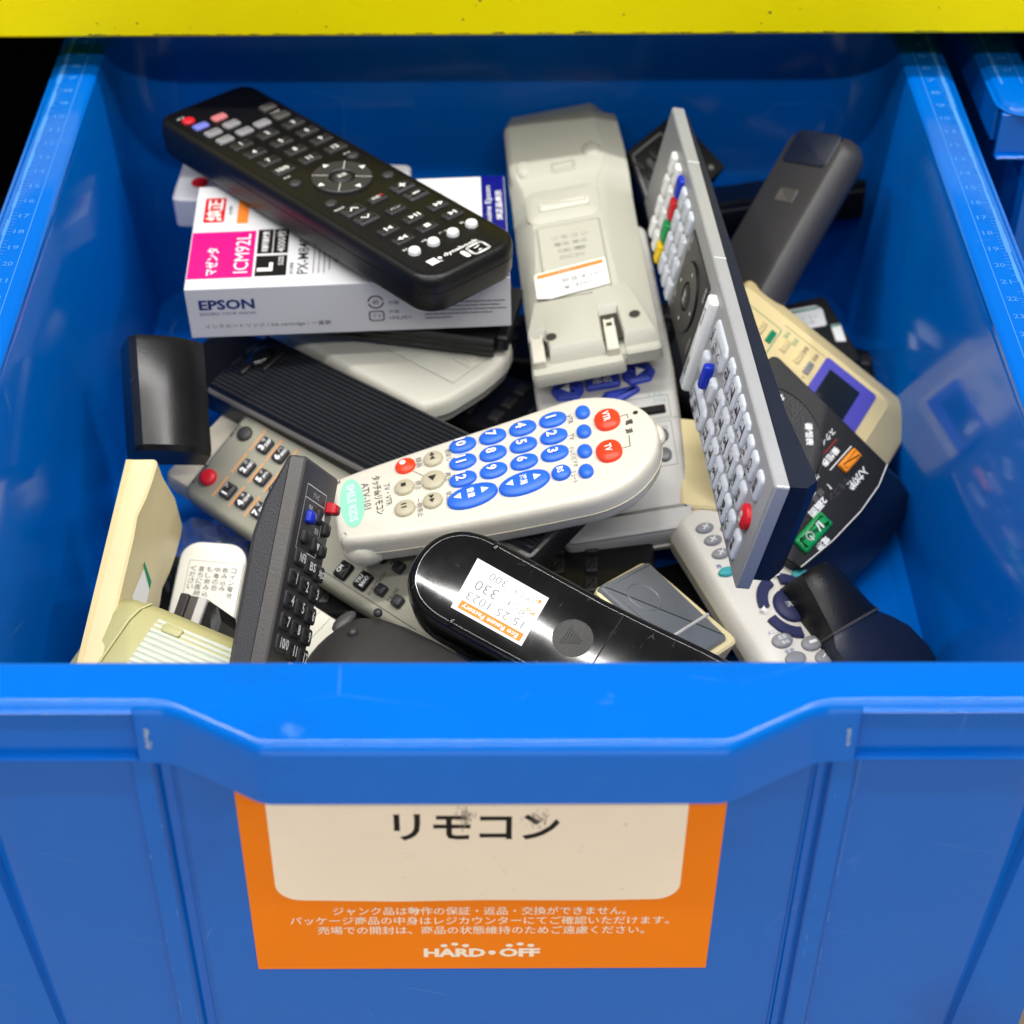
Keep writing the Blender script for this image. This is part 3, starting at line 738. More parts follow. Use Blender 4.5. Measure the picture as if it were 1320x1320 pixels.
for i, y in enumerate((28.8, 15.2, 1.6, -12.0)):
    for x in (-17.2, -6.4, 4.4):
        sk = -(x + 6.4) * 0.12
        button(t, x, y + sk, ('e', 4.6, 6.1, 2.1), 1.7, M['blue'], .5); pr.text(str(n), x, y + sk - .4, 4.7, None, 0, 0.03, 2.75); n += 1
for x, y, s_ in ((-7.4, 52.9, 'VTR'), (12.4, 50.1, 'TV')):
    button(t, x, y, ('e', 6.6, 5.6, 2.2), 2.2, M['redorange'], .8); pr.text(s_, x, y, 3.0, 6.4 if len(s_) > 2 else 4.6, 0, 0.03, 3.0)
for x, y in ((-16.5, 43.5), (-4.1, 41.9), (8.3, 40.1), (20.7, 38.5)): button(t, x, y, ('e', 4.0, 3.2), 2.0, M['blue'], .7)
button(t, 17.4, 28.2, ('e', 4.4, 4.2), 2.0, M['blue'], .6); pr.text('BS', 17.4, 28.2, 2.8, None, 0, .02, 2.7)
for x, y, s_ in ((17.4, 12.1, '選局'), (16.5, -10.7, '音量')):
    button(t, x, y, ('e', 6.6, 11.2, 2.1), 2.0, M['blue'], .7, 4)
    pr.text(s_, x, y, 3.2, 6.2, 0, 0.02, 2.85); pr.tri(x, y + 5.6, 2.2, 90, 2.75); pr.tri(x, y - 5.6, 2.2, 270, 2.75)
for x, y, r in ((-13.5, -24.5, 4.6), (-0.1, -26, 5.6), (12.6, -27.7, 4.6), (-0.5, -38.9, 4.6), (12.6, -40, 4.8)): button(t, x, y, ('e', r, r * .96), 1.9, M['khaki'], .5)
button(t, -14, -37.1, ('e', 4.6, 4.6), 1.9, M['redorange'], .7); pr.disc(-14.6, -37.8, 1.4, 2.65)
prb.tri(-13.5 - 1.2, -24.5, 1.5, 180, 2.5); prb.tri(-13.5 + 1.2, -24.5, 1.5, 180, 2.5); prb.tri(-.1, -26, 2.3, 0, 2.5); prb.tri(11.6, -27.7, 1.5, 0, 2.5); prb.tri(14, -27.7, 1.5, 0, 2.5)
prb.rect(-1.6, .6, -40, -37.8, 2.5); prb.rect(11.2, 12, -41.2, -38.8, 2.5); prb.rect(13.2, 14, -41.2, -38.8, 2.5)
for s_, x, y, w in (('巻戻し', -14, -17.6, 8), ('再生', 0, -19.4, 6), ('早送り', 13, -20.6, 8), ('録画', -14.6, -31, 6.4), ('停止', 0, -33, 6), ('一時停止', 14, -33.8, 11.5)): prb.text(s_, x, y, 2.7, w, 0, .0, .1)
prb.line([(-10.4, -34.6), (-4.6, -29.6)], .3, .1)
for s_, x, y, w in (('VTR', -15.2, 37.4, 6), ('TV', -3.6, 36.2, 4), ('テレビ/ビデオ', 9, 35, 13), ('ミュート', 21.4, 33.2, 7.4)): prb.text(s_, x, y, 2.3, w, 0, 0, .1)
prb.text('電', -2.8, 61.6, 3.2, 3.2, 0, .02, .1); prb.text('源', 2.6, 60.6, 3.2, 3.2, 0, .02, .1)
prb.line([(-8, 58.8), (-8, 61.8), (-5.4, 61.6)], .35, .1); prb.line([(12.2, 56.2), (12.2, 59.2), (5.4, 60)], .35, .1)
prb.disc(-7.7, 65.4, 1.2, .1)
prb.text('TV・VTR', 0.4, -46.6, 2.6, 14, 0, 0, .1); prb.text('タッチdeリモコン', -1, -50.8, 3.9, 25, 0, .02, .1); prb.text('ATV-101', -2.4, -56, 3.2, 17, 0, 0, .1)
pr.build(M['print_white'], t, 0); prb.build(M['print_dark'], t, 0)
pr = Print(); pr.poly([(x - 0.6, y - 62.6) for x, y in ell(15.6, 5.6, 28)], .1); pr.build(M['mint'], t, 0, None, 'mint_badge')
pr = Print(); pr.text('SMILE KIDS', -0.6, -62.6, 3.8, 24, 0, 0.03, .18); pr.build(M['mint_text'], t, 0)

# ---- big grey-beige remote lying face down
t = remote('big grey-beige remote lying face down with its battery latch and a torn price sticker', 'R', 18, 1.02)
def rsec(y, wb0, wb1, zs, wt0, wt1, z, zb=-18):
    return [(wb0 + 2, y, zb), (wb0, y, zb + 3), (wb0, y, zs), (wt0 - 1.6, y, z - 1.5), (wt0 + .6, y, z), (wt1 - .6, y, z), (wt1 + 1.6, y, z - 1.5), (wb1, y, zs), (wb1, y, zb + 3), (wb1 - 2, y, zb)]
bm = bmesh.new()
sec = [(-85, -28, 28, -12, -27, 27, -9, -13), (-84, -29.5, 29.5, -10, -28, 28, -7.2, -13.5), (-82, -29.8, 29.8, -9.5, -28, 28, -6.8, -14), (-45, -29.8, 29.8, -10, -24, 17, -2.2), (5, -29.6, 30, -10, -20, 14, -1.4), (30, -29.2, 30.4, -9, -22, 14, -1.2),
       (40, -29, 30.8, -7, -23, 15, -0.6), (45, -29, 31, -5, -24.5, 18, 0.8), (50, -29, 31, -4, -25.5, 20, 2.6), (62, -28.6, 31, -3, -26, 20.5, 3.4), (88, -28, 30, -2, -25.6, 20, 3.2), (92, -27.6, 29.6, -3, -25, 19.6, 2.4), (107, -26, 25, -12, -23, 19, -4), (108, -25, 24, -13, -22, 18, -7)]
loft(bm, [rsec(*s_) for s_ in sec]); part('body', bm, M['beige'], t, 24)
# battery door block with two slots and clip
slot = 0.0
bm = bmesh.new()
def blk(x0b, x1b, x0t, x1t, y0, y1, yb, z0=-7, z1=0.0):
    loft(bm, [[(x0b, yb, z0), (x1b, yb, z0), (x1t + 1.5, y1, z0), (x0t - 1.5, y1, z0)], [(x0b, y0 - 3, z0 + 3.2), (x1b, y0 - 3, z0 + 3.2), (x1t + .8, y1, z0 + 4), (x0t - .8, y1, z0 + 4)], [(x0b + .6, y0, z1 - .4), (x1b - .6, y0, z1 - .4), (x1t, y1 - .4, z1 - .4), (x0t, y1 - .4, z1 - .4)], [(x0b + 1.2, y0 + .8, z1), (x1b - 1.2, y0 + .8, z1), (x1t - .6, y1 - 1.4, z1), (x0t + .6, y1 - 1.4, z1)]])
blk(-20.5, 4.6, -22.5, 3.8, -79.5, -46, -84)
part('battery_door', bm, M['beige'], t, 24)
bm = bmesh.new(); blk(13.6, 28.6, 12.0, 20, -77.5, -43, -82.5); part('battery_door', bm, M['beige'], t, 24)
bm = bmesh.new(); blk(-29.4, -19.6, -24.5, -21.5, -66, -46, -67); blk(3.0, 14.4, 3.0, 12.8, -58, -44, -58.6); part('battery_door', bm, M['beige'], t, 24)
for x0, x1 in ((5.4, 10.8), (-28.6, -22.6)):
    bm = bmesh.new()
    box(bm, x0, x1, -85, -69, -7, -1.8, .6); box(bm, x0 + .2, x0 + 1.4, -70, -64, -7, -2, .3); box(bm, x1 - 1.4, x1 - .2, -70, -64, -7, -2, .3); box(bm, x0 + 1.2, x1 - 1.2, -66.4, -64.6, -5, -2, .3)
    part('latch_clip', bm, M['cream'], t)
bm = bmesh.new(); slab(bm, rr(-30, 12.5, -90.2, -80, 2, 4), [(1.5, -14), (0, -12.6), (0, -8), (1, -6.2)]); slab(bm, rr(13, 29.8, -85.6, -80, 2, 4), [(1.5, -14), (0, -12.6), (0, -6.4), (1, -5.4)]); part('end_rim', bm, M['beige'], t)
pr = Print(); pr.rect(4.7, 13.5, -78, -58.7, -2.9); pr.rect(-28, -20.6, -79, -66.2, -3.6); pr.build(M['recess_shade'], t, 0, None, 'slot_shade')  # dark sheets painted in as the shade inside the slots
for x, y in ((-18.7, -72), (20.3, -66.7)):
    bm = bmesh.new(); annulus(bm, x, y, 2.0, 3.4, -1.0, .05, n=20); part('screw_hole', bm, M['beige_dk'], t)
    pr = Print(); pr.disc(x, y, 2.4, .08); pr.build(M['recess_shade'], t, 0, None, 'screw_shade')  # flat dark disc painted in as the shade of the screw hole
bm = bmesh.new(); blob(bm, -20.5, 54, -0.2, 5.6, 8.2, 4.6); part('dimple', bm, M['beige'], t)
bm = bmesh.new(); blob(bm, 14.6, 58, 0.0, 6.4, 7.6, 5.2); part('dimple', bm, M['beige'], t)
bm = bmesh.new(); slab(bm, rr(-23, 15, 10, 38, 7, 5), [(0, -6), (1, -1), (4, 0.4), (7, 1.0)]); part('grip', bm, M['beige'], t)
bm = bmesh.new(); slab(bm, rr(-15.6, 9.6, 17, 23.6, 1.6, 4), [(0, 0), (.4, 2.0), (1.2, 2.6), (2.2, 2.7)]); part('latch', bm, M['offwhite'], t)
bm = bmesh.new(); slab(bm, rr(-18, 12, -45, 7.6, 1, 3), [(0, -4), (0, -1.0), (.5, -.6)]); part('battery_panel', bm, M['beige'], t)
pr = Print(); sq = rr(-18.4, 12.4, -46, 8, 1, 3)
for a, b in zip(sq, sq[1:] + sq[:1]): pr.line([a, b], .35, -.95)
for i in range(4): pr.text(('リモコン', '電池 単三', '注意', 'DC3V')[i], -3, -2 - i * 5, 2.6, 18 - i * 2, 0, 0, -.5)
sq = rr(-6, 5, 46.5, 51.5, .3, 1)
for a, b in zip(sq, sq[1:] + sq[:1]): pr.line([a, b], .3, 3.3)
pr.build(M['beige_dk'], t, .05, None, 'moulded_marking')
bm = bmesh.new(); slab(bm, [(-22.6, -44.6), (-16, -46.2), (-8, -44.9), (-1, -44.2), (6, -43.6), (11.9, -42.6), (11.6, -24.2), (11, -23.6), (-22, -27.4), (-22.6, -28.6)], [(0, -.3), (0, .1)]); st = part('price_sticker', bm, M['paper'], t); st.rotation_euler = (0, 0, 0); st.location.z += 0.0004
pr = Print(); pr.poly([(-21.2, -31.2), (10.4, -27.6), (10.4, -24.9), (-21.2, -28.5)], .16); 
pr.text('税込', -18.6, -37, 1.8, 4, 6); pr.text('本体', -17.4, -42, 1.8, 4, 6); pr.build(M['sticker_orange'], st, .16, None, 'orange_band')
pr = Print(); pr.text('Eco Reuse Factory', -5, -28.1, 1.9, 23, 6.5, .02, .22); pr.build(M['paper'], st, .1)
pr = Print(); pr.text('税抜 ¥ 330-', 0, -34.4, 4.2, 20, 6.5, 0, .16); pr.text('¥ 300', -3, -39.6, 3.4, 13, 6.5, 0, .16); pr.build(M['dot'], st, .1)

# ---- light grey remote under it, with blue arrow keys
t = remote('light grey remote under the white rounded one, blue arrow keys near its middle', 'Q', 19, 1.003, 1.117)
bm = bmesh.new(); slab(bm, rpoly([(-29.5, -79.6), (30, -79.8), (33, 0), (31, 79), (-33, 79), (-33.5, -6)], [5, 5, 30, 6, 6, 30], 6), [(4, -19), (1, -17.6), (-0.2, -13.4), (.7, -13), (0.4, -11), (0, -3), (.5, -1.2), (1.6, -.2), (2.6, 0)]); part('body', bm, M['lightgrey'], t)
bm = bmesh.new(); slab(bm, rpoly([(-29.2, -79.3), (29.7, -79.5), (32.7, 0), (30.7, 78.7), (-32.7, 78.7), (-33.2, -6)], [5, 5, 30, 6, 6, 30], 6), [(4, -19.2), (0.6, -17.8), (-.4, -13.8)]); part('lower_shell', bm, M['paleparchment'], t)
bm = bmesh.new(); slab(bm, rr(-28.6, 30.2, -79.4, -68, (5, 5, 1, 1), 5), [(0, -6), (0, .1), (1.2, .9), (2.6, 1.1)]); part('end_cap', bm, M['lightgrey'], t)
def pent(a): return [(math.cos(R(q + a)) * r, math.sin(R(q + a)) * r * .92) for q, r in ((0, 8.6), (42, 7.6), (125, 7.2), (165, 7.4), (195, 7.4), (235, 7.2), (318, 7.6))]
button(t, -17.2, -5.0, rpoly(pent(180), 1.6, 3), 2.2, M['blue2'], .5); button(t, 15.8, -2.2, rpoly(pent(0), 1.6, 3), 2.2, M['blue2'], .5)
button(t, -0.9, -3.6, ('r', 16.4, 7.2, 1.5), 2.4, M['blue2'], .4)
button(t, 7.6, -11.8, rpoly([(-12, -2), (-4, -4.4), (9, 1), (7, 3.6), (-8, 2.6)], 1.2, 3), 2.2, M['blue2'], .3); button(t, -0.6, 4.0, rpoly([(-12, -2.6), (11, -2), (14, 3), (-14, 3)], 1.2, 3), 2.2, M['blue2'], .3)
pr = Print(); pr.text('決定', -0.9, -3.6, 4, 9.4, 180, .02, 3.0); pr.tri(-18, -5, 2.8, 180, 2.9); pr.tri(16.6, -2.2, 2.8, 0, 2.9); pr.build(M['print_white'], t, 0)
pr = Print()
for sq, w in ((rr(9, 28, -25.6, -14.6, .6, 2), .3), (rr(9, 27.6, -49.4, -27.8, .6, 2), .3)):
    for a, b in zip(sq, sq[1:] + sq[:1]): pr.line([a, b], w)
pr.line([(-29, -26.6), (32, -26.6)], .25); pr.text('切換', 23, -31, 2.4, 5.4, 180); pr.build(M['print_grey'], t, .1)
pr = Print(); pr.text('ワイド', 22, -13.6, 2, 7, 180); pr.text('テレビ', 24, -17, 2, 6, 180); pr.build(M['teal'], t, .1)
bm = bmesh.new(); box(bm, 12, 26, -23.6, -20, -1, 1.8, .4); part('slide_switch', bm, M['ink'], t)
for y in (-34.6, -44.2): button(t, 22.4, y, ('e', 3.2, 3.4), 1.5, M['midgrey'])

# ---- silver remote standing on its long edge
t = remote('slim silver remote standing on its long edge, frosted keys and a red power key', 'S', 13)
bm = bmesh.new(); slab(bm, rr(-27.8, 27.8, -136.5, 136.5, 1.2, 3), [(.6, -6), (0, -5.6), (0, -.6), (.6, 0)]); part('front_shell', bm, M['silver'], t)
bm = bmesh.new(); slab(bm, rr(-26.6, 26.6, -135.2, 135.2, 1.0, 3), [(0, -.4), (0, .12), (.15, .2)]); part('face_plate', bm, M['silver_face'], t)
bm = bmesh.new()
loft(bm, [[(-25, y, -6), (-25.5, y, z + 1), (-22, y, z), (22, y, z), (25, y, z + 1), (25, y, -6)] for y, z in ((-133, -9), (-90, -11), (30, -13.5), (90, -15.5), (118, -19), (128, -20), (133, -15))]); part('back_shell', bm, M['navy'], t, 24)
pr = Print()
for y in (-108, -60, 0): pr.line([(-27.95, y), (-27.95, y + .01)], .3)
for y in (-88, -12):
    bm = bmesh.new(); plainbox(bm, -27.95, -27.2, y - .25, y + .25, -5.8, -.2); part('joint_line', bm, M['white'], t)
K9 = rpoly([(-7.2, -3.4), (-4.8, -5.0), (4.8, -5.0), (7.2, -3.4), (7.2, 3.4), (4.8, 5.0), (-4.8, 5.0), (-7.2, 3.4)], 1.0, 3)
pk = Print()
n = 0
lab = ['1', '2', '3', '4', '5', '6', '7', '8', '9', '10', '11', '12']
for i, y in enumerate((89.8, 78.4, 66.6, 54.6)):
    for x in (-15.2, 1.6, 18):
        button(t, x, y, K9, 1.7, M['key_clear'], .3); pk.text(lab[n], x - .8, y, 4.6, None, 0, .03, 2.15); n += 1
SM = ('r', 13, 7.8, 2.4)
for x, y, s_ in ((-14.7, 100.8, '戻る'), (1.4, 101.2, '地D'), (17.8, 100, 'BS'), (-14.9, 110.6, 'CS'), (1.5, 110.2, '消音'), (17.4, 110, '入力'), (-14.9, 122, '画面'), (16.8, 122, '字幕')):
    button(t, x, y, SM, 1.7, M['key_clear'], .3); pk.text(s_, x - .5, y, 3.2, 6.6, 0, .02, 2.15)
button(t, 1.6, 122.2, ('e', 5.6, 5.4), 2.6, M['red'], .5, label='red round power key'); 
pw = Print(); pw.text('電源', 1.4, 122.2, 3, 5.6, 0, .02, 3.1); pw.build(M['print_white'], t, 0)
for x, y, m in ((-15, -105.4, 'white'), (-2.6, -105.6, 'white'), (9.4, -105.8, 'white'), (21.6, -105.8, 'white'), (-15.4, -94.9, 'white'), (-3.1, -95, 'white'), (8.5, -94.9, 'white'), (22, -94.9, 'white'),
                (-15.3, -84.8, 'blue3'), (-2.6, -85.5, 'red'), (10.3, -85.7, 'green'), (22.6, -85.8, 'yellowkey')):
    button(t, x, y, ('r', 10.6, 6.8, 1.4), 2.4, M[m], .3)
for x in (-15, -2.4, 10, 21.8):
    for y in (-75.8, -65.6, -55.6): button(t, x, y, ('r', 10.4, 7.6, 1.8), 1.8, M['key_clear'], .3)
for x, y, w in ((-13, 50 - 27.2, 0),): pass
button(t, -13.2, 33.4, rpoly([(-6.8, -11), (-4, -12.4), (4, -12.4), (6.8, -11), (6.8, 9), (4, 12), (-4, 12), (-6.8, 9)], 1.4, 3), 1.8, M['key_clear'], .3)
button(t, 20, 33, rpoly([(-6.4, -11), (-4, -12.4), (4, -12.4), (6.4, -11), (6.4, 9), (4, 12), (-4, 12), (-6.4, 9)], 1.4, 3), 1.8, M['key_clear'], .3)
button(t, 3.1, 23.4, ('r', 10.4, 7.4, 1.8), 2.4, M['key_clear'], .3); button(t, 3.2, 32.8, ('r', 12.4, 4.4, 1.2), 4.2, M['blue3'], .3, label='bright blue raised key'); button(t, 3.3, 42, ('r', 10.4, 7.4, 1.8), 2.4, M['key_clear'], .3)
pk.line([(-15.6, 25.4), (-13.4, 27), (-11.2, 25.4)], .7, 3.0); pk.text('選局', -13.4, 33, 4.4, 7.4, 0, .02, 3.0); pk.line([(-15.6, 41.4), (-13.4, 39.6), (-11.2, 41.4)], .7, 3.0); pk.text('音量', 19.8, 33, 4.2, 7, 0, .02, 3.0); pk.text('+', 19.8, 42, 2.4, None, 0, .02, 3.0); pk.text('-', 19.8, 25, .6, 2.4, 0, .02, 3.0)
for x, y in ((-8.2, 84.4), (-8.2, 72.6), (-8.2, 60.8), (9.4, 84.2), (9.4, 72.4), (9.4, 60.6), (-6, 105.5), (9.6, 105), (9.4, 94.8), (-6.8, 95.5)): pk.disc(x, y, .7, .3); pk.line([(x - 1.4, y - .8), (x + 1.4, y - .8)], .4, .3)
bm = bmesh.new(); slab(bm, rr(-18.4, 26, -47, -1.6, 1, 3), [(0, 0), (0, .6), (.3, .8)]); part('dark_panel', bm, M['charcoal_face'], t)
bm = bmesh.new(); annulus(bm, 4.2, -25.4, 6.6, 16.4, .6, 1.9, n=40); part('navigation_ring', bm, M['black'], t)
button(t, 4.2, -25.4, ('e', 6, 6), 2.2, M['button_black'])
bm = bmesh.new(); slab(bm, rr(-22, 27.2, 6.8, 14.6, 1.6, 4), [(0, 0), (0, 2.6), (.6, 3.6), (1.6, 4.0)]); part('flap_handle', bm, M['white'], t)
pk.text('ビデオ', -12, 11, 3.2, 9, 0, .02, 4.1); pk.text('開/閉', 15, 11, 2.6, 9, 0, 0, 4.1)
pk.build(M['print_dark'], t, .05)
pw = Print(); pw.text('決定', 4.2, -25.4, 3.4, 6.6, 0, 0, 2.6)
for x, y, a in ((4.2, -12.6, 90), (4.2, -38.4, 270), (-7.8, -25.4, 180), (16.2, -25.4, 0)): pw.tri(x, y, 1.3, a, 2.0)
for s_, x, y in (('番組表', -12, -4.6), ('メニュー', 16, -4.6), ('戻る', -12, -44), ('終了', 18, -44)): pw.text(s_, x, y, 2.2, 8, 0, 0, .9)
pw.build(M['print_white'], t, 0)

# ---- black glossy remote face down with price sticker
t = remote('glossy black remote lying face down with a white price sticker and a round thumb dent', 'P', 30)
PO = spline([(21.4, -80), (22.2, 4), (22.6, 50), (22, 62), (18.6, 71), (11, 78), (0, 80.5), (-11, 78), (-18.6, 71), (-22, 62), (-22.6, 50), (-22.2, 4), (-21.4, -80)], 4)
bm = bmesh.new(); slab(bm, PO, [(7, -30), (3, -27), (0.6, -20), (0, -12), (.1, -4.4), (.4, -2.8), (1.2, -1.5), (2.4, -.9), (3.2, -.75), (3.6, -.02), (4.2, 0)]); part('body', bm, M['gloss'], t, 60)
bm = bmesh.new(); slab(bm, PO, [(2.9, -1.0), (3.1, -.1), (3.5, .14), (3.9, .02)]); part('face_edge', bm, M['gloss'], t, 60)
bm = bmesh.new(); slab(bm, ell(8.2, 8.2, 36), [(0, -.5), (0, .04), (.5, .12), (1.2, .1), (4, .06), (6.6, .05)]); d_ = part('thumb_dent', bm, M['black'], t, 60); d_.location.y += .0068
bm = bmesh.new()
for i in range(7):
    h_ = 1.0 + i * .55; plainbox(bm, -h_, h_, -3.6 + i * 1.1, -3.0 + i * 1.1, 0.0, .35)
part('arrow_ribs', bm, M['black2'], d_)
bm = bmesh.new(); plainbox(bm, -19.6, 19.6, -5.9, -5.3, -.3, .06); part('cover_seam', bm, M['ink'], t)
for x, y in ((18.5, 53.9), (-18.2, 51.7)):
    bm = bmesh.new(); blob(bm, x, y, -1.2, 2.6, 1.7, 1.9); part('notch', bm, M['gloss'], t)
bm = bmesh.new(); slab(bm, [(-13.5, 29.9), (9.9, 31.2), (10.3, 65), (-13.6, 62.8)], [(0, -.1), (0, .28)]); st = part('price_sticker', bm, M['paper'], t); st.location.y -= .0075
pr = Print(); pr.rect(-12.4, -8.6, 31.6, 60.6); pr.text('税込', 1.0, 34.4, 2.3, 4.2, 90, .02); pr.text('本体', 6.6, 34.6, 2.2, 4.2, 90, .02); pr.build(M['sticker_orange'], st, .34, None, 'orange_band')
pr = Print(); pr.text('Eco Reuse Factory', -10.5, 46.4, 2.7, 26, 90, .02); pr.build(M['paper'], st, .42)
pr = Print(); pr.text('15 25 1023', -5.6, 47, 3.6, 26, 90, -.012); pr.text('税込 ¥', -0.6, 40.2, 4.6, 8.6, 90, -.01); pr.text('330', 0.2, 54.6, 4.4, 10, 90, -.01); pr.text('税抜 ¥', 5.4, 41, 3, 7, 90, -.01); pr.text('300', 6.2, 52.6, 3.2, 8, 90, -.01); pr.build(M['dot'], st, .34)

# ---- grey olive remote with red power key
t = remote('grey-olive remote with a red power key and black number keys beside orange lines', 'H', 20)
bm = bmesh.new(); slab(bm, rr(-25.6, 25.6, -110, 57, (6, 6, 5, 5), 6), [(5, -20), (2, -18), (.2, -10), (-.3, -9.6), (-.5, -6), (.2, -2.4), (1.4, -.6), (3, 0)]); part('body', bm, M['greygreen'], t)
bm = bmesh.new(); slab(bm, rr(-25.9, 25.9, -110.3, 57.3, (6, 6, 5, 5), 6), [(1, -10.2), (-.1, -10), (-.1, -9.4), (1, -9.2)]); part('seam', bm, M['charcoal2'], t)
button(t, -13.2, 48.9, ('e', 4.2, 4.2), 2.6, M['red'], .5, label='red power key'); button(t, 13.5, 48.8, ('e', 3.8, 3.8), 1.6, M['charcoal_face'], .3)
pr = Print(); po = Print(); pd = Print()
n = 1
kana = ['ア', 'カABC', 'サDEF', 'タGHI', 'ナJKL', 'ハMNO', 'マPRS', 'ヤTUV', 'ラWXY', '*', '0', '#']
for i, y in enumerate((35.3, 25.2, 15.1, 5)):
    for x in (-13.6, 0.2, 13.6):
        button(t, x, y, ('r', 7.8, 6.6, 1.3), 2.4, M['charcoal'], .2)
        pr.text(str(n), x - 2.0, y - .2, 3.4, None, 0, .05, 2.7); pr.text(kana[n - 1][0], x + 1.6, y + 1.2, 1.8, None, 0, 0, 2.7)
        if len(kana[n - 1]) > 1: pr.text(kana[n - 1][1:], x + 1.5, y - 1.5, 1.7, 3.8, 0, .02, 2.7)
        n += 1
for y in (41, 30.2, 20.2):
    for x0, x1 in ((-19, -8), (-5, 6), (8, 20)): po.line([(x0, y), (x1, y)], .8)
po.text('CH', 16, 0, 2.4, 5); po.text('2Fコ', 8, -8, 2.6, 8)
for x, y, s_ in ((-16.1, -39.5, 'CM'), (-15.4, -50.7, 'TSU BAND'), (-1.9, -60.9, ''), (-14.6, -60.7, ''), (-14.9, -70.7, ''), (-2, -50.7, ''), (-2, -71, '')):
    big = bool(s_)
    button(t, x, y, ('r', 8.4 if big else 5.4, 6.6 if big else 5.2, 1.2), 2.4 if big else 2.8, M['black'] if big else M['charcoal'], .2)
    if s_: pr.text(s_.split()[0], x - .4, y + 1.2, 1.9, None, 0, .03, 2.7)
    if ' ' in s_: pr.text(s_.split()[1], x - .2, y - 1.4, 1.9, 5.4, 0, .03, 2.7)
pd.text('POWER', -13.4, 54.2, 2.3, 11); pd.text('MUTE', 12.6, 54.2, 2, 7); pd.text('FUNCTION', -13, -56.6, 1.9, 12); pd.text('PAUSE', -13.4, -66.4, 1.9, 7); pd.text('REC', 0, -56.4, 1.9, 5)
pd.line([(-21, -20), (-21, -86)], .3)
pr.build(M['print_white'], t, 0); po.build(M['print_orange'], t, .1, None, 'orange_marking'); pd.build(M['print_dark'], t, .1)

# ---- pale remote under it
t = remote('pale stone coloured remote sticking out from under the grey-olive one', 'I', 14)
bm = bmesh.new(); slab(bm, rr(-22.8, 22.8, -90, 90, 4, 5), [(3, -14), (.6, -12.6), (0, -6), (.4, -1.4), (1.6, 0)]); part('body', bm, M['paleparchment'], t)
bm = bmesh.new(); slab(bm, rr(-23, 23, -90.2, 90.2, 4, 5), [(.5, -7.2), (0, -7), (0, -6.4), (.5, -6.2)]); part('seam', bm, M['tan'], t)

# ---- ribbed black remote
t = remote('black remote lying face down, its battery cover ribbed lengthwise with a latch at the end', 'E', 20)
bm = bmesh.new(); slab(bm, rr(-21.8, 21.8, -100, 95, 3, 5), [(4, -20), (1, -18), (0, -9), (.3, -3.2), (1, -2.2), (1.6, -2)]); part('body', bm, M['blackrib'], t)
bm = bmesh.new(); slab(bm, rr(-22.6, 22, -100, 95.4, 3, 5), [(0, -4.6), (-.3, -4.2), (-.3, -3.2), (.5, -2.6), (1.0, -2.4)]); part('trim', bm, M['charcoal2'], t)
bm = bmesh.new()
prof = [(-20.6, -2.2)]
nr = 17
for i in range(nr):
    x = -20.2 + i * 40.4 / nr; w = 40.4 / nr
    prof += [(x + .18 * w, -.75), (x + .3 * w, 0), (x + .72 * w, 0), (x + .84 * w, -.75)]
prof += [(20.6, -2.2), (20.2, -3), (-20.2, -3)]
loft(bm, [[(x, y, z) for x, z in prof] for y in (-99, 94)]); part('ribbed_cover', bm, M['blackrib'], t, 20)
bm = bmesh.new(); blob(bm, 7, 86, -.2, 8, 5.6, 3.2); part('latch', bm, M['gloss'], t)
bm = bmesh.new(); box(bm, 0, 16, 77, 79.6, -1, 1.4, .4); part('latch', bm, M['black'], t)
bm = bmesh.new(); box(bm, -7.6, -.6, 84.4, 87.4, -1, 1.6, .6); part('latch', bm, M['black'], t)
bm = bmesh.new(); plainbox(bm, -20, 20, 73.6, 74, -.6, .1); part('cover_seam', bm, M['ink'], t)

# ---- pale rounded-end remote below the box
t = remote('off-white remote lying face down with a rounded end, under the ink carton', 'F', 15)
bm = bmesh.new(); slab(bm, rpoly([(-32, -72), (-20, -78.5), (3, -80.6), (20, -79), (31.6, -73), (32, 75), (-32, 75)], [6, 20, 60, 20, 8, 6, 6], 5), [(5, -15), (2, -14), (.4, -9), (0, -8.6), (0, -4), (.5, -1.6), (1.8, -.3), (3, 0)]); part('body', bm, M['offwhite'], t)
bm = bmesh.new(); slab(bm, rr(-10.5, 26, -72, 60, 1.5, 3), [(0, -.5), (0, .25), (.3, .4)]); part('battery_cover', bm, M['offwhite'], t)
bm = bmesh.new()
for i in range(5): box(bm, 2 + i * 3.2, 4 + i * 3.2, -71 + i * 1.2, -60, 0, 1.1, .3)
part('grip_ribs', bm, M['offwhite'], t)
pr = Print(); pr.line([(-10.8, -72), (-10.8, 60)], .3); pr.line([(-10.8, -72.3), (26, -72.3)], .3); pr.build(M['beige_dk'], t, .05, None, 'cover_gap')

# ---- slim black slab under the carton
t = remote('thin black ridged remote wedged flat under the front of the ink carton', 'G', 10)
bm = bmesh.new()
loft(bm, [[(-22 + d, y, -10), (-22.4 + d, y, -8), (-21.6, y, -7.4), (-22.4, y, -6.6), (-22.4, y, -4.8), (-21.6, y, -4.2), (-22.4, y, -3.4), (-22.4, y, -1.2), (-21, y, 0), (21, y, 0), (22, y, -1), (22, y, -9), (21, y, -10)] for y, d in ((-80, 0), (30, 0))]); part('body', bm, M['black'], t, 25)
bm = bmesh.new(); box(bm, -18, 20, -86, -80, -9.4, -.6, 1.0); part('end_cap', bm, M['blackrib'], t)

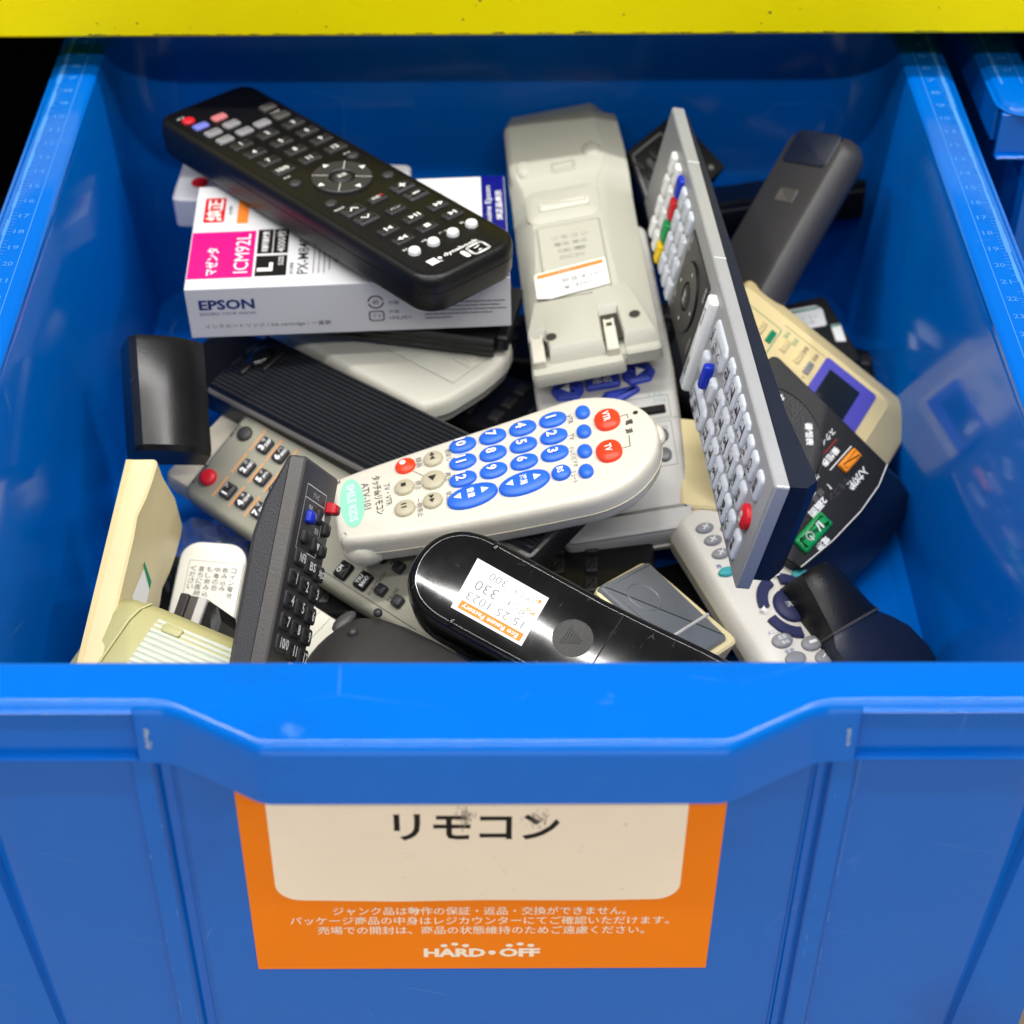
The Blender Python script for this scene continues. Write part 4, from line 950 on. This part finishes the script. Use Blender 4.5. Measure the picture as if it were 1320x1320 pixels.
# ---- dark grey remote on edge with number keys
t = remote('dark grey remote standing on edge at the left, number keys and one blue key', 'L', 17)
x0, x1 = -20.5, 20.5
bm = bmesh.new(); slab(bm, rr(x0, x1, -69, 71, 1.6, 4), [(0, -6.2), (0, -.7), (.7, 0)]); part('front_shell', bm, M['charcoal2'], t)
bm = bmesh.new(); slab(bm, rr(x0 + 1.2, x1 - 1.2, -68, 70, 1.2, 3), [(0, -.2), (0, .1), (.2, .2)]); part('face_plate', bm, M['charcoal_face'], t)
bm = bmesh.new()
loft(bm, [[(x0 + .3, y, -6.6), (x0 + .6, y, z + 2.5), (x0 + 3.5, y, z), (x1 - 3.5, y, z), (x1 - .6, y, z + 2.5), (x1 - .3, y, -6.6)] for y, z in ((-69, -15), (38, -17), (52, -15), (70.6, -8.6))]); part('back_shell', bm, M['charcoal'], t, 24)
pr = Print()
n = 0
for i, y in enumerate((23.4, 14.7, 6.1, -2.4)):
    for x in (-10, 3, 16):
        button(t, x, y - (x - 3) * .08, ('r', 10.6, 6.9, 1.4), 1.3, M['button_black'], .3); pr.text(['1', '2', '3', '4', '5', '6', '7', '8', '9', '10/0', '11', '12'][n], x + .8, y - (x - 3) * .08, 4.2, None, 0, .02, 1.7); n += 1
for x, y, s_ in ((-7.6, 33, 'NFB'), (5, 31.8, 'BS'), (16.4, 30.8, '地D')): button(t, x, y, ('r', 10.6, 6.6, 1.4), 1.3, M['button_black'], .3); pr.text(s_, x + .6, y, 3.4, 7, 0, .02, 1.7)
button(t, -5.8, 49.6, ('r', 6.4, 5.2, 1.2), 2.6, M['blue3'], .4, label='blue raised key'); button(t, -7, 41.6, ('r', 7.2, 5.6, 1.4), 2.2, M['button_black'], .3)
for y in (52, 40.6): button(t, 4.6, y, ('r', 6.2, 6.4, 1.4), 2.0, M['button_black'], .3)
pr.tri(4.8, 51.6, 2.0, 90, 2.4); pr.tri(4.8, 40.2, 2.0, 270, 2.4); pr.text('選局', 5, 46, 2.2, 4.6, 0, 0, .4)
for y in (48.6, 39.8): button(t, 14.4, y, ('r', 6.4, 5.4, 1.2), 2.0, M['button_black'], .3)
button(t, 14.6, 57.4, ('r', 6.4, 4.6, .8), 4.2, M['red'], .3, label='red raised power key')
for a in (rr(-13.6, 9.6, 36, 61.6, .6, 2),):
    for p, q in zip(a, a[1:] + a[:1]): pr.line([p, q], .35, .25)
pr.line([(-13.6, 56.4), (9.6, 56.4)], .35, .25); pr.text('テレビ', -1.6, 59, 2.2, 7, 0, 0, .25); pr.text('電源', -5.6, 53.6, 1.8, 4, 0, 0, .25)
pr.build(M['print_white'], t, 0)
bm = bmesh.new(); blob(bm, -15.5, -17, 1.5, 4.6, 3.4, 2.6); part('toggle_key', bm, M['white'], t)

# ---- yellowed remote standing on its side at the left wall
t = remote('yellowed cream remote standing on its side against the left wall of the bin', 'J', 52)
bm = bmesh.new()
def jsec(y, xi, xo=-6.6, zb=-52): return [(xo, y, zb), (xo + .2, y, -1), (xo + 1.2, y, 0), (xi - 1, y, 0), (xi, y, -1), (xi + .2, y, -12), (xi + 2.4, y, -26), (xi + 1.6, y, -44), (xi - 1, y, zb)]
loft(bm, [jsec(-90, 2.6), jsec(-20, 3.6), jsec(22, 3.8), jsec(34, 3.2), jsec(44, 5.2), jsec(54, 6.2), jsec(62.5, 6.6), jsec(64.5, 6.0)]); part('body', bm, M['yellowed'], t, 28)
bm = bmesh.new(); loft(bm, [[(-7.2, y, z) for z in (-52, 0)] + [(-4.6, y, z) for z in (0.12, -52)] for y in (-90, 64.6)]); part('back_shell', bm, M['tan'], t)
for nm, m, pts in (('torn_label', 'paper', [(-18, 1), (14, 1), (20, .35), (2, 0)]), ('green_band', 'print_green', [(14, 1.0), (18, 1.0), (22, .25), (19.6, .25)])):
    bm = bmesh.new(); f = []
    for y, k in pts:
        z = -13 - 12 * k; x = 3.9 + 2.2 * k + (.35 if nm == 'torn_label' else .5)
        f.append(bm.verts.new((x * S, y * S, z * S)))
    bm.faces.new(f); part(nm, bm, M[m], t)

# ---- dark convex remote against the left wall
t = remote('short black remote with a convex satin back leaning on the left wall', 'D', 22)
bm = bmesh.new()
def dsec(y, k): return [(-17, y, -22)] + [(-17 + 35 * i / 12, y, k - 7.5 * (abs(i - 3.2) / 8.8) ** 2.2 - (2.5 if i == 0 else 0)) for i in range(13)] + [(18, y, -22)]
loft(bm, [dsec(-27, -3), dsec(-25, -.6), dsec(0, 0), dsec(24, 0), dsec(27, -.8), dsec(28, -3)]); part('body', bm, M['sheen'], t, 30)

# ---- light grey remote with indigo ring at the front right
t = remote('off-white remote with an indigo navigation ring and grey oval keys, front right', 'X', 22)
bm = bmesh.new(); slab(bm, rr(-27, 27, -85, 50, 9, 5), [(7, -22), (3, -20), (.4, -12), (-.2, -11.6), (-.2, -7), (.8, -3), (2.6, -.8), (5, 0)]); part('body', bm, M['lightgrey2'], t)
bm = bmesh.new(); slab(bm, rr(-27.3, 27.3, -85.3, 50.3, 9, 5), [(1, -12), (0, -11.8), (0, -11.2), (1, -11)]); part('seam', bm, M['olive'], t)
for x, y in ((-16.8, 37), (-16.5, 30), (-16.8, 22.6), (-5, 34), (-5, 27), (-5, 20)): button(t, x, y, ('e', 4.6, 2.6), 1.6, M['greyrub'], .3)
pr = Print()
for y in (37, 30, 22.6): pr.line([(-18.4, y - 1), (-15.4, y + 1)], .5, 2.1); pr.line([(-18, y + .8), (-15.8, y - .6)], .5, 2.1)
for x, y in ((-19.2, 13.2), (-4.4, 7.4), (2.6, 1.6 + 8), (14, 2), (18, -4)): button(t, x, y, ('e', 4.2, 2.4), 1.5, M['teal'], .3)
for a0, a1 in ((20, 78), (102, 168), (192, 258), (282, 348)):
    bm = bmesh.new(); annulus(bm, 0, -11.4, 10.2, 15.0, -.2, 2.0, a0, a1, 14, 1.0, 1.12); part('navigation_key', bm, M['indigo'], t)
button(t, 0, -11.4, ('e', 7.8, 8.4), 2.2, M['indigo'], .5); pr.text('決定', 0, -11.4, 3, 6.4, 0, 0, 2.9); pr.tri(-14.2, -10, 1.9, 180, 2.3); pr.tri(2, 4.4, 1.7, 90, 2.3)
for x, y in ((-13.8, -18 - 8), (-13, -36), (-1.2, -31.4), (1, -39.5), (9, -37), (-11, -45), (1, -50)): button(t, x, y, ('e', 5.2, 3.6), 1.8, M['greyrub'], .3)
pr.text('画面', -13.8, -25, 2, 4, 0, 0, 2.2); pr.text('番組', -13.8, -27.6, 1.8, 4, 0, 0, 2.2); pr.rect(-3, 1, -32, -30.6, 2.2); pr.line([(-1, -39.8), (1, -38.6), (3, -39.8)], .5, 2.2)
pr.build(M['print_white'], t, 0)
pb = Print(); pb.text('メニュー', -14, -20.6, 2, 8); pb.text('戻る', -4, -26, 2, 5); pb.text('音声', -13, -31.4, 2, 5); pb.text('青', -21, 17, 2, 3); pb.build(M['print_blue'], t, .1)

# ---- tan remote with LCD
t = remote('tan remote with a violet panel round a small dark LCD, by the right wall', 'V', 22, 0.956)
bm = bmesh.new(); loft(bm, [[(x, y, z) for x, y in rr(*q, (4, 4, 7, 7), 6)] for z, q in ((-24, (-35, 24, -22, 84)), (-21, (-40, 27, -22, 88)), (-13, (-41, 28, -22, 89)), (-12.4, (-41.4, 28.4, -22, 89.4)), (-10, (-40.6, 28, -22, 88.8)), (-7.5, (-37.5, 27, -22, 85.5)), (-1.2, (-26.6, 24.8, -22, 73)), (0, (-25, 24, -22, 71.4)))]); part('body', bm, M['tan'], t, 30)
bm = bmesh.new(); slab(bm, rr(-41.7, 28.7, -22.2, 89.7, (4, 4, 7, 7), 6), [(.8, -13), (0, -12.8), (0, -12.5), (.8, -12.3)]); part('seam', bm, M['orangekey'], t)
bm = bmesh.new(); slab(bm, rr(-21.6, 22, 32.2, 64.2, 2, 4), [(0, -.2), (0, .3), (.3, .4)]); part('violet_panel', bm, M['violet'], t)
bm = bmesh.new(); slab(bm, rr(-15.6, 10, 36.8, 55.8, .8, 3), [(0, .2), (0, .6), (.2, .7)]); part('display', bm, M['lcd'], t)
for x, y, m in ((-7.4, 3.2, 'print_green'), (-8.6, 11.8, 'tan'), (-8.4, 20.4, 'tan'), (-6.6, 27.4, 'greyrub'), (-8.3, -3.1, 'tan')): button(t, x, y, ('r', 8.4, 3.2, .6), 1.3, M[m], .1)
pg = Print()
sq = rr(-16, 16, -19, 6, .8, 2)
for a, b in zip(sq, sq[1:] + sq[:1]): pg.line([a, b], .45)
pg.text('予約', -16, 9.4, 2.6, 5.4); pg.text('送信', -15.4, 15, 2.6, 5.4); pg.build(M['print_green'], t, .1, None, 'green_marking')
pd = Print(); pd.text('番組', -15.6, 21.4, 2.6, 5); pd.text('時刻', -15.8, 27.6, 2.4, 5); pd.text('入', 0, 28, 2.2, 2.4)
pd.line([(-20.4, 6), (-20.4, 31.4)], .3); pd.build(M['print_dark'], t, .1)

# ---- black remote with green power key
t = remote('black remote with a green power key and an orange key, leaning at the right wall', 'W', 30)
WO = rpoly([(-36, 6), (-14, 6), (37.4, 68), (34.6, 80.6), (13, 83.6), (-8, 84.4), (-24, 82.8), (-35.6, 79.4)], [4, 4, 20, 2, 60, 60, 40, 2], 5)
bm = bmesh.new(); slab(bm, WO, [(0.5, -3), (0, -2.4), (0, -.5), (.5, 0)]); part('face_plate', bm, M['black2'], t)
bm = bmesh.new(); loft(bm, [[(x * kx + (-dy * .55 if x < 0 and y > 50 else 0), y + (dy if y > 50 else 0), z) for x, y in WO] for z, dy, kx in ((-36, 18, 1.1), (-33, 23, 1.14), (-14, 11, 1.05), (-3.2, 0.5, .99))]); part('body', bm, M['navy'], t)
bm = bmesh.new(); annulus(bm, 0, 31, 9.5, 26.5, -.4, 1.2, n=48); part('dial_ring', bm, M['black'], t)
bm = bmesh.new(); annulus(bm, 0, 31, 26.8, 27.6, -.4, .6, n=48); part('dial_bezel', bm, M['charcoal'], t)
button(t, 0, 31, ('e', 8.6, 8.6), 1.8, M['button_black'])
button(t, 17.8, 73.4, ('r', 20.5, 8.2, .8), 2.2, M['green'], .2, label='green power key'); button(t, -22.4, 64.4, ('r', 12.4, 5.4, .8), 2.0, M['orangekey'], .2, label='orange key')
pr = Print(); pr.text('I/', 14.2, 73.4, 4, 3.6, 0, .02, 2.5); pr.ring(21, 73.2, 1.8, .6, 2.5, 120, 420); pr.line([(21, 73.4), (21, 75.6)], .6, 2.5); pr.text('電源', 18, 80, 3.4, 8, 0, .03, .15)
pr.text('入力切換', -18.8, 72.6, 4.4, 13.6, 0, .04, .15); pr.text('スクイーズ', -20, 50.0, 3, 17, 0, .02, .15); pr.text('番組表', -17, 56.8, 3.6, 12, 0, .03, .15); pr.text('消音', -2, 57.6, 3.4, 8, 0, .03, .15); pr.text('?', -5.4, 65.4, 3, None, 0, .03, .15)
pr.text('2画面', 6.4, 67.6, 3.8, 11.6, 0, .04, .15); pr.text('番組', 12, 56, 3, 8, 0, .02, .15); pr.text('決定', 0, 31, 4, 8, 0, .02, 2.4)
for q, s_ in ((125, 'EPG'), (55, '戻る')): pass
pr.text('番組表', -17, 42.6, 4, 11, 42, .04, 1.4); pr.text('戻る', -18.6, 20.4, 3.4, 8, 140, .04, 1.4)
pr.line([(-28.6, 60.6), (-12, 60.6)], .5, .15); pr.line([(2, 62.6), (12, 62.4)], .5, .15); pr.line([(-35.2, 78.4), (-24, 81.8), (-8, 83.3), (13, 82.5), (34, 79.6)], .45, .12)
pr.build(M['print_white'], t, 0)
pg = Print(); pg.text('リモコン', -8, 69.4, 3, 14, 0, 0, .15); pg.text('ダビング', 8, 62.6 - 4, 2.6, 12, 0, 0, .15); pg.text('インフォメニュー', 18, 66.8, 2.8, 17, 0, 0, .15); pg.rect(-1.6, 1.6, 62.6, 65.6, .15); pg.rect(2.4, 5.6, 62.6, 65.6, .15); pg.build(M['charcoal2'], t, 0, None, 'grey_lettering')
pe = Print(); pe.line([(-26, 53.6), (-11, 53.6)], .45, .15); pe.line([(-4, 54.4), (8, 54.4)], .45, .15); pe.line([(14, 62.6), (26, 62.6)], .4, .15); pe.build(M['print_red'], t, 0, None, 'red_marking')
bm = bmesh.new(); blob(bm, -16, 78, -30, 9, 12, 7); part('foot', bm, M['black'], t)

# ---- dark grey remote leaning in the back right corner
t = remote('dark grey remote leaning in the back right corner, face down, dark window on its end', 'U', 19)
bm = bmesh.new(); slab(bm, rr(-21, 18, -75, 76, (4, 4, 9, 6), 5), [(3, -19), (-2, -16), (-4, -11), (-3, -6), (-.6, -2), (.8, -.5), (2, 0)]); part('body', bm, M['charcoal'], t)
bm = bmesh.new(); slab(bm, rr(-16.5, 13.4, 58, 77, 3, 4), [(0, -4), (0, .4), (.5, .7)]); part('end_window', bm, M['navy'], t)
bm = bmesh.new(); slab(bm, rr(-7, 5, 36, 44, 1, 3), [(0, -.1), (.4, .5), (1.4, .3)]); part('latch', bm, M['charcoal2'], t)

# ---- black remote behind the silver one, and a flat one behind that
t = remote('black remote pointing up behind the standing silver one, grey line round its face', 'T', 18)
bm = bmesh.new(); slab(bm, rpoly([(-19.6, 38), (19.6, 18), (19.6, 75), (-19.6, 75)], 2, 4), [(3, -18), (0, -14), (0, -.6), (.6, 0)]); part('body', bm, M['black'], t)
pr = Print()
sq = rpoly([(-16, 38), (16, 22), (16, 60), (-16, 60)], 1, 2)
for a, b in zip(sq, sq[1:] + sq[:1]): pr.line([a, b], .7)
pr.disc(14.6, 68, 1.5); pr.text('地D', -6.2, 43, 4, 7); pr.build(M['print_grey'], t, .1)
for x in (-9, 0, 9):
    for y in (48, 38): button(t, x, y, ('r', 6.6, 5, 1), 1.4, M['button_black'])
t = remote('flat black remote lying across the back right corner, mostly hidden', 'EE', 20)
bm = bmesh.new(); slab(bm, rr(-17.5, 17.5, -80, 80, 3, 4), [(3, -20), (0, -16), (0, -1), (1, 0)]); part('body', bm, M['black'], t)
bm = bmesh.new(); slab(bm, rr(-17.7, 17.7, -80.2, 80.2, 3, 4), [(.6, -5), (0, -4.8), (0, -4), (.6, -3.8)]); part('trim', bm, M['charcoal2'], t)

# ---- olive cream remote at the front left
t = remote('olive-cream remote lying face down at the front left, with a pale ribbed window', 'K', 30)
bm = bmesh.new()
def ksec(y, w, z): return [(-w, y, -30), (-w - .5, y, -16 + z), (-w + 1.5, y, -6 + z), (-w + 6, y, -1.6 + z), (-w + 12, y, z), (w - 12, y, z), (w - 6, y, -1.2 + z), (w - 1.5, y, -4.6 + z), (w + .5, y, -14 + z), (w, y, -30)]
loft(bm, [ksec(-60, 27, 0), ksec(34, 27.4, 0), ksec(44, 27.4, 0), ksec(56, 27, -.8), ksec(63, 26, -3), ksec(66.5, 24, -8), ksec(67.5, 23, -14)]); part('body', bm, M['olive'], t, 50)
bm = bmesh.new(); loft(bm, [[(-27, 51, -6.5), (-14, 51, .2), (14, 51, .2), (20, 50.2, -.6), (26.2, 49, -4.6), (26.4, 48.2, -4.6), (20, 49.4, -.8), (14, 50.2, 0), (-14, 50.2, 0), (-27, 50.2, -6.8)], [(-27, 51, -6), (-14, 51, .8), (14, 51, .8), (20, 50.2, 0), (26.2, 49, -4), (26.4, 48.2, -4), (20, 49.4, -.2), (14, 50.2, .6), (-14, 50.2, .6), (-27, 50.2, -6.3)]]); part('moulded_ridge', bm, M['olive'], t)
bm = bmesh.new()
prof = [(-24, -4)]
for i in range(16): prof += [(-22.4 + i * 2.7, .0 - max(0, abs(i - 8) - 5) * .45), (-21.6 + i * 2.7, .7 - max(0, abs(i - 8) - 5) * .45), (-20.4 + i * 2.7, .7 - max(0, abs(i - 8) - 5) * .45)]
prof += [(22.4, -4)]
loft(bm, [[(x * .92 + 1, y, z) for x, z in prof] for y in (-58, 40)]); part('ribbed_window', bm, M['olive_pale'], t, 20)
bm = bmesh.new(); slab(bm, rr(14.6, 19, 27, 36, 1.5, 3), [(0, 0), (.2, 1.1), (.9, 1.4)]); part('latch', bm, M['olive'], t)

# ---- charcoal remote with rounded end at the front
t = remote('charcoal remote with a rounded tapering back and two small studs, at the front edge', 'AA', 30)
bm = bmesh.new()
def asec(y, w, z, q=0): return [(-w, y, -30)] + [(w * math.sin(R(a)) * 1.0, y, z - (1 - math.cos(R(a))) * 13) for a in (-88, -72, -58, -44, -30, -15, 0, 15, 30, 44, 58, 72, 88)] + [(w, y, -30)]
loft(bm, [asec(-58, 27, 0), asec(20, 26.5, 0), asec(38, 25.4, -.6), asec(50, 23.6, -2), asec(57, 21.4, -4.6), asec(61, 18.6, -9), asec(62, 17, -13)]); part('body', bm, M['charcoal_face'], t, 50)
bm = bmesh.new(); blob(bm, 20.6, 50.5, -5.4, 2.0, 2.0, 1.8); blob(bm, 4.6, 48.6, -1.8, 2.4, 2.2, 1.8); part('stud', bm, M['charcoal'], t)
bm = bmesh.new(); blob(bm, 9.5, 59.4, -6.6, 6.5, 3.0, 2.2); part('emitter_window', bm, M['charcoal2'], t)

# ---- grey recessed case with cream frame
t = thing('infrared_case', 'grey case with a round dent and a cream frame, behind the glossy black remote', 'case', 'Z', 20)
bm = bmesh.new(); slab(bm, rr(-26, 14.5, -30, 24.5, 4, 4), [(1, -20), (0, -18), (0, -1), (1, -.2)]); part('frame', bm, M['yellowed'], t)
bm = bmesh.new(); slab(bm, rpoly([(-25, -27), (8.5, -27), (10.5, 0), (12.6, 23), (-25, 24)], 2, 3), [(0, -1), (.3, .8), (1.2, 1.9), (3, 2.3)]); part('lid', bm, M['midgrey'], t)
bm = bmesh.new(); annulus(bm, -10, 8.6, 7.2, 8.4, 1.6, 2.6, n=30); part('round_dent', bm, M['midgrey'], t)
bm = bmesh.new(); box(bm, -24, 11, -14, -12.6, 1, 2.7, .4); part('lid_step', bm, M['lightgrey'], t)

# ---- black device with rounded end in the right front corner
t = remote('black remote with a humped back and rounded end, in the right front corner', 'Y', 30, 0.954)
bm = bmesh.new()
def ysec(y, x0, x1, z, q=7, zb=-40): 
    n = 14
    return [(x0, y, zb)] + [(x0 + (x1 - x0) * i / n, y, z - q * (abs(i / n - .42) / .58) ** 2.6) for i in range(n + 1)] + [(x1, y, zb)]
loft(bm, [ysec(-30, -10, 9, -3), ysec(-33, -12, 11, -.6), ysec(-42, -13, 14, 0), ysec(-56, -14, 18, -.5), ysec(-60.5, -14, 20.5, -1.2)]); part('body', bm, M['black'], t, 40)
bm = bmesh.new(); loft(bm, [ysec(-60.6, -13.4, 20.0, -2.0), ysec(-66, -16.4, 25, -2.2, 6), ysec(-74, -16, 31, -2.6, 5), ysec(-86, -15, 35.5, -3.6, 5), ysec(-100, -12, 38, -6, 5), ysec(-108, -10, 37, -12, 5)]); part('end_cap', bm, M['navy'], t, 40)
bm = bmesh.new(); loft(bm, [ysec(-59.8, -14.3, 20.8, -.7), ysec(-61, -14.3, 21.2, -1.0)]); part('trim', bm, M['charcoal2'], t, 40)

# ---- black remote with paper labels in the right corner
t = remote('black remote with two torn white paper labels, behind the tan one', 'DD', 15)
bm = bmesh.new(); slab(bm, rr(-14, 16, -24, 22, 3, 4), [(3, -15), (0, -12), (0, -1), (1, 0)]); part('body', bm, M['black'], t)
bm = bmesh.new(); slab(bm, rpoly([(-9, 4), (8, 2.4), (10.4, 13), (8, 16.4), (-8, 17.4)], 1.5, 3), [(0, 0), (0, .5), (.3, .6)]); part('paper_label', bm, M['paper'], t)
bm = bmesh.new(); slab(bm, rpoly([(8, -8.6), (13, -10), (15, 1.6), (9.8, 2.0)], .6, 2), [(0, 0), (0, .5), (.2, .6)]); part('paper_label', bm, M['paper'], t)
pr = Print(); pr.poly([(-8, 16), (8.4, 15), (8.8, 13.8), (-8, 14.6)]); pr.rect(9.2, 14.6, .2, 1.4); pr.build(M['print_green'], t, .65, None, 'green_band')
pr = Print(); pr.text('リモコン', 0, 9.6, 2, 12); pr.text('電池', -1, 6.4, 1.8, 8); pr.build(M['print_grey'], t, .65)

# ---- white card remote with a printed warning
t = thing('card_remote', 'thin white card remote with a printed Japanese warning, half buried at the left', 'card remote', 'M', 8)
bm = bmesh.new(); slab(bm, rr(-14, 16, -36, 42, 9, 6), [(1, -8), (0, -7), (0, -.8), (.8, 0)]); part('body', bm, M['whitecard'], t)
pr = Print()
for i, s_ in enumerate(('コイン電池', '飲み込み', '中毒の恐', 'もし飲み込', '直ちに医師', 'ください')):
    for j, c_ in enumerate(s_): pr.text(c_, 11.4 - i * 3.6, 28 - j * 3.1, 2.5, 2.7, -8, 0)
sq = rr(-9, 15.4, 2, 32, .4, 1)
pr.build(M['print_dark'], t, .1)
pr = Print()
for a, b in zip(sq, sq[1:] + sq[:1]): pr.line([a, b], .2)
pr.build(M['print_grey'], t, .1, None, 'frame_line')

# ---- black adapter with grey stripes
t = thing('plug_adapter', 'small black plug adapter with grey stripes in front of the card remote', 'adapter', 'N', 16)
for i, (m, z) in enumerate((('charcoal_face', 0.3), ('charcoal2', -.6), ('lightgrey', .1))):
    bm = bmesh.new(); box(bm, -6.9 + i * 4.7, -6.9 + i * 4.7 + 4.5, -14, 7 - i * .3, -16, z, .5); part('stripe', bm, M[m], t)
bm = bmesh.new(); slab(bm, rpoly([(7.2, -14), (18, -14), (17, -2), (13, 4), (7.2, 6)], .8, 3), [(0, -16), (0, -1.4), (.8, -.8)]); part('body', bm, M['black'], t)

# ---- white carton end and cream remote end
t = thing('white_box', 'white ridged box end showing behind the charcoal remote at the front', 'box', 'BB', 20)
bm = bmesh.new(); slab(bm, rr(-18, 10.2, -30, 13, .8, 3), [(.6, -20), (0, -19), (0, -.6), (.6, 0)]); part('carton', bm, M['offwhite'], t)
bm = bmesh.new()
for i in range(4): plainbox(bm, -16 + i * 6, -15 + i * 6, -29, 12, -.2, .5)
part('ridge', bm, M['offwhite'], t)
t = remote('cream remote end squeezed between the light grey and the silver remotes', 'CC', 12)
bm = bmesh.new(); slab(bm, rr(-10.6, 16, -40, 12, 2.5, 4), [(2, -12), (.3, -11), (0, -6.4), (.3, -6), (.2, -1), (1.2, 0)]); part('body', bm, M['yellowed'], t)
bm = bmesh.new(); slab(bm, rr(-10.8, 16.2, -40.2, 12.2, 2.5, 4), [(.5, -6.8), (0, -6.6), (0, -6), (.5, -5.8)]); part('seam', bm, M['olive'], t)

# ---- crumpled clear bag beside the card remote
bm = bmesh.new()
rb = random.Random(11)
n = 14
vs = []
for i in range(n):
    for j in range(n):
        u, v = i / (n - 1) - .5, j / (n - 1) - .5
        vs.append(bm.verts.new((u * .042 + rb.uniform(-.0008, .0008), v * .05 + rb.uniform(-.0008, .0008), rb.uniform(-.0022, .0022) + .003 * math.sin(7 * u + 5 * v))))
for i in range(n - 1):
    for j in range(n - 1): bm.faces.new((vs[i * n + j], vs[(i + 1) * n + j], vs[(i + 1) * n + j + 1], vs[i * n + j + 1]))
pb_ = link('plastic_bag', mesh_of('plastic_bag', bm, M['bag'], 20)); pb_.location = (-0.139, 0.640, -0.141); pb_.rotation_euler = (R(12), R(-4), R(20))
tag(pb_, 'crumpled clear plastic bag tucked under the grey-olive remote at the left', 'plastic bag')

# ---- small white clip by the silver remote
t = bpy.data.objects.new('cable_clip', None); COL.objects.link(t); t.location = (0.0845, 0.815, -0.070); t.rotation_euler = (R(10), 0, R(-60))
tag(t, 'tiny white and blue clip behind the upper edge of the standing silver remote', 'clip')
bm = bmesh.new(); box(bm, -6, 2, -3, 3, -2, 4, 1); blob(bm, 3, 1, 2, 3.5, 3, 3); part('body', bm, M['white'], t)
bm = bmesh.new(); box(bm, 5, 9, -2.4, 1.6, -1, 1.6, .6); part('catch', bm, M['bluish'], t)

# ---- plain black remotes buried under the heap
def buried(proto, p, yaw, tilt, roll):
    if proto is None:
        o = bpy.data.objects.new('remote_control', None); COL.objects.link(o)
        tag(o, 'plain black remote lying buried under the heap, only a dark sliver showing', 'remote control', 'black remotes buried under the heap')
        TOP[o.name] = .018
        bm = bmesh.new(); slab(bm, rr(-24, 24, -88, 88, 5, 5), [(4, -18), (1, -15), (0, -8), (.4, -1.4), (1.6, 0)]); part('body', bm, M['black'], o)
        for x in (-13, 0, 13):
            for k in range(9): button(o, x, -60 + k * 15, ('r', 9, 6, 1.2), 1.6, M['button_black'])
    else:
        o = proto.copy(); COL.objects.link(o)
        for c in list(proto.children):
            d = c.copy(); COL.objects.link(d); d.parent = o
    o.location = p; o.rotation_euler = (R(tilt), R(roll), R(yaw))
    return o
b0 = None
SPOTS = (((-0.085, 0.735, -0.140), 60, 2, 0, 'in the shadow below the magenta ink carton'), ((-0.015, 0.735, -0.135), 62, -3, 4, 'between the off-white rounded end and the light grey remote'),
         ((0.015, 0.60, -0.162), -70, 0, 3, 'under the left end of the light grey remote'), ((0.105, 0.70, -0.150), 20, 8, -4, 'behind the lower half of the standing silver remote'),
         ((-0.05, 0.60, -0.162), 40, 3, 0, 'below the lower keys of the grey-olive remote'), ((0.12, 0.80, -0.150), 75, 5, 0, 'below the leaning dark grey remote'),
         ((0.0, 0.80, -0.145), 85, 0, 5, 'between the ink carton and the grey-beige remote'), ((-0.14, 0.56, -0.165), 8, 4, 0, 'under the white card remote'),
         ((0.070, 0.585, -0.172), 60, 0, 0, 'under the grey case with the cream frame'), ((-0.022, 0.628, -0.152), 88, -6, 0, 'under the near end of the light grey remote'))
for p, yaw, ti, ro, where in SPOTS:
    o = buried(b0, p, yaw, ti, ro)
    o['label'] = 'plain black remote buried ' + where
    b0 = b0 or o
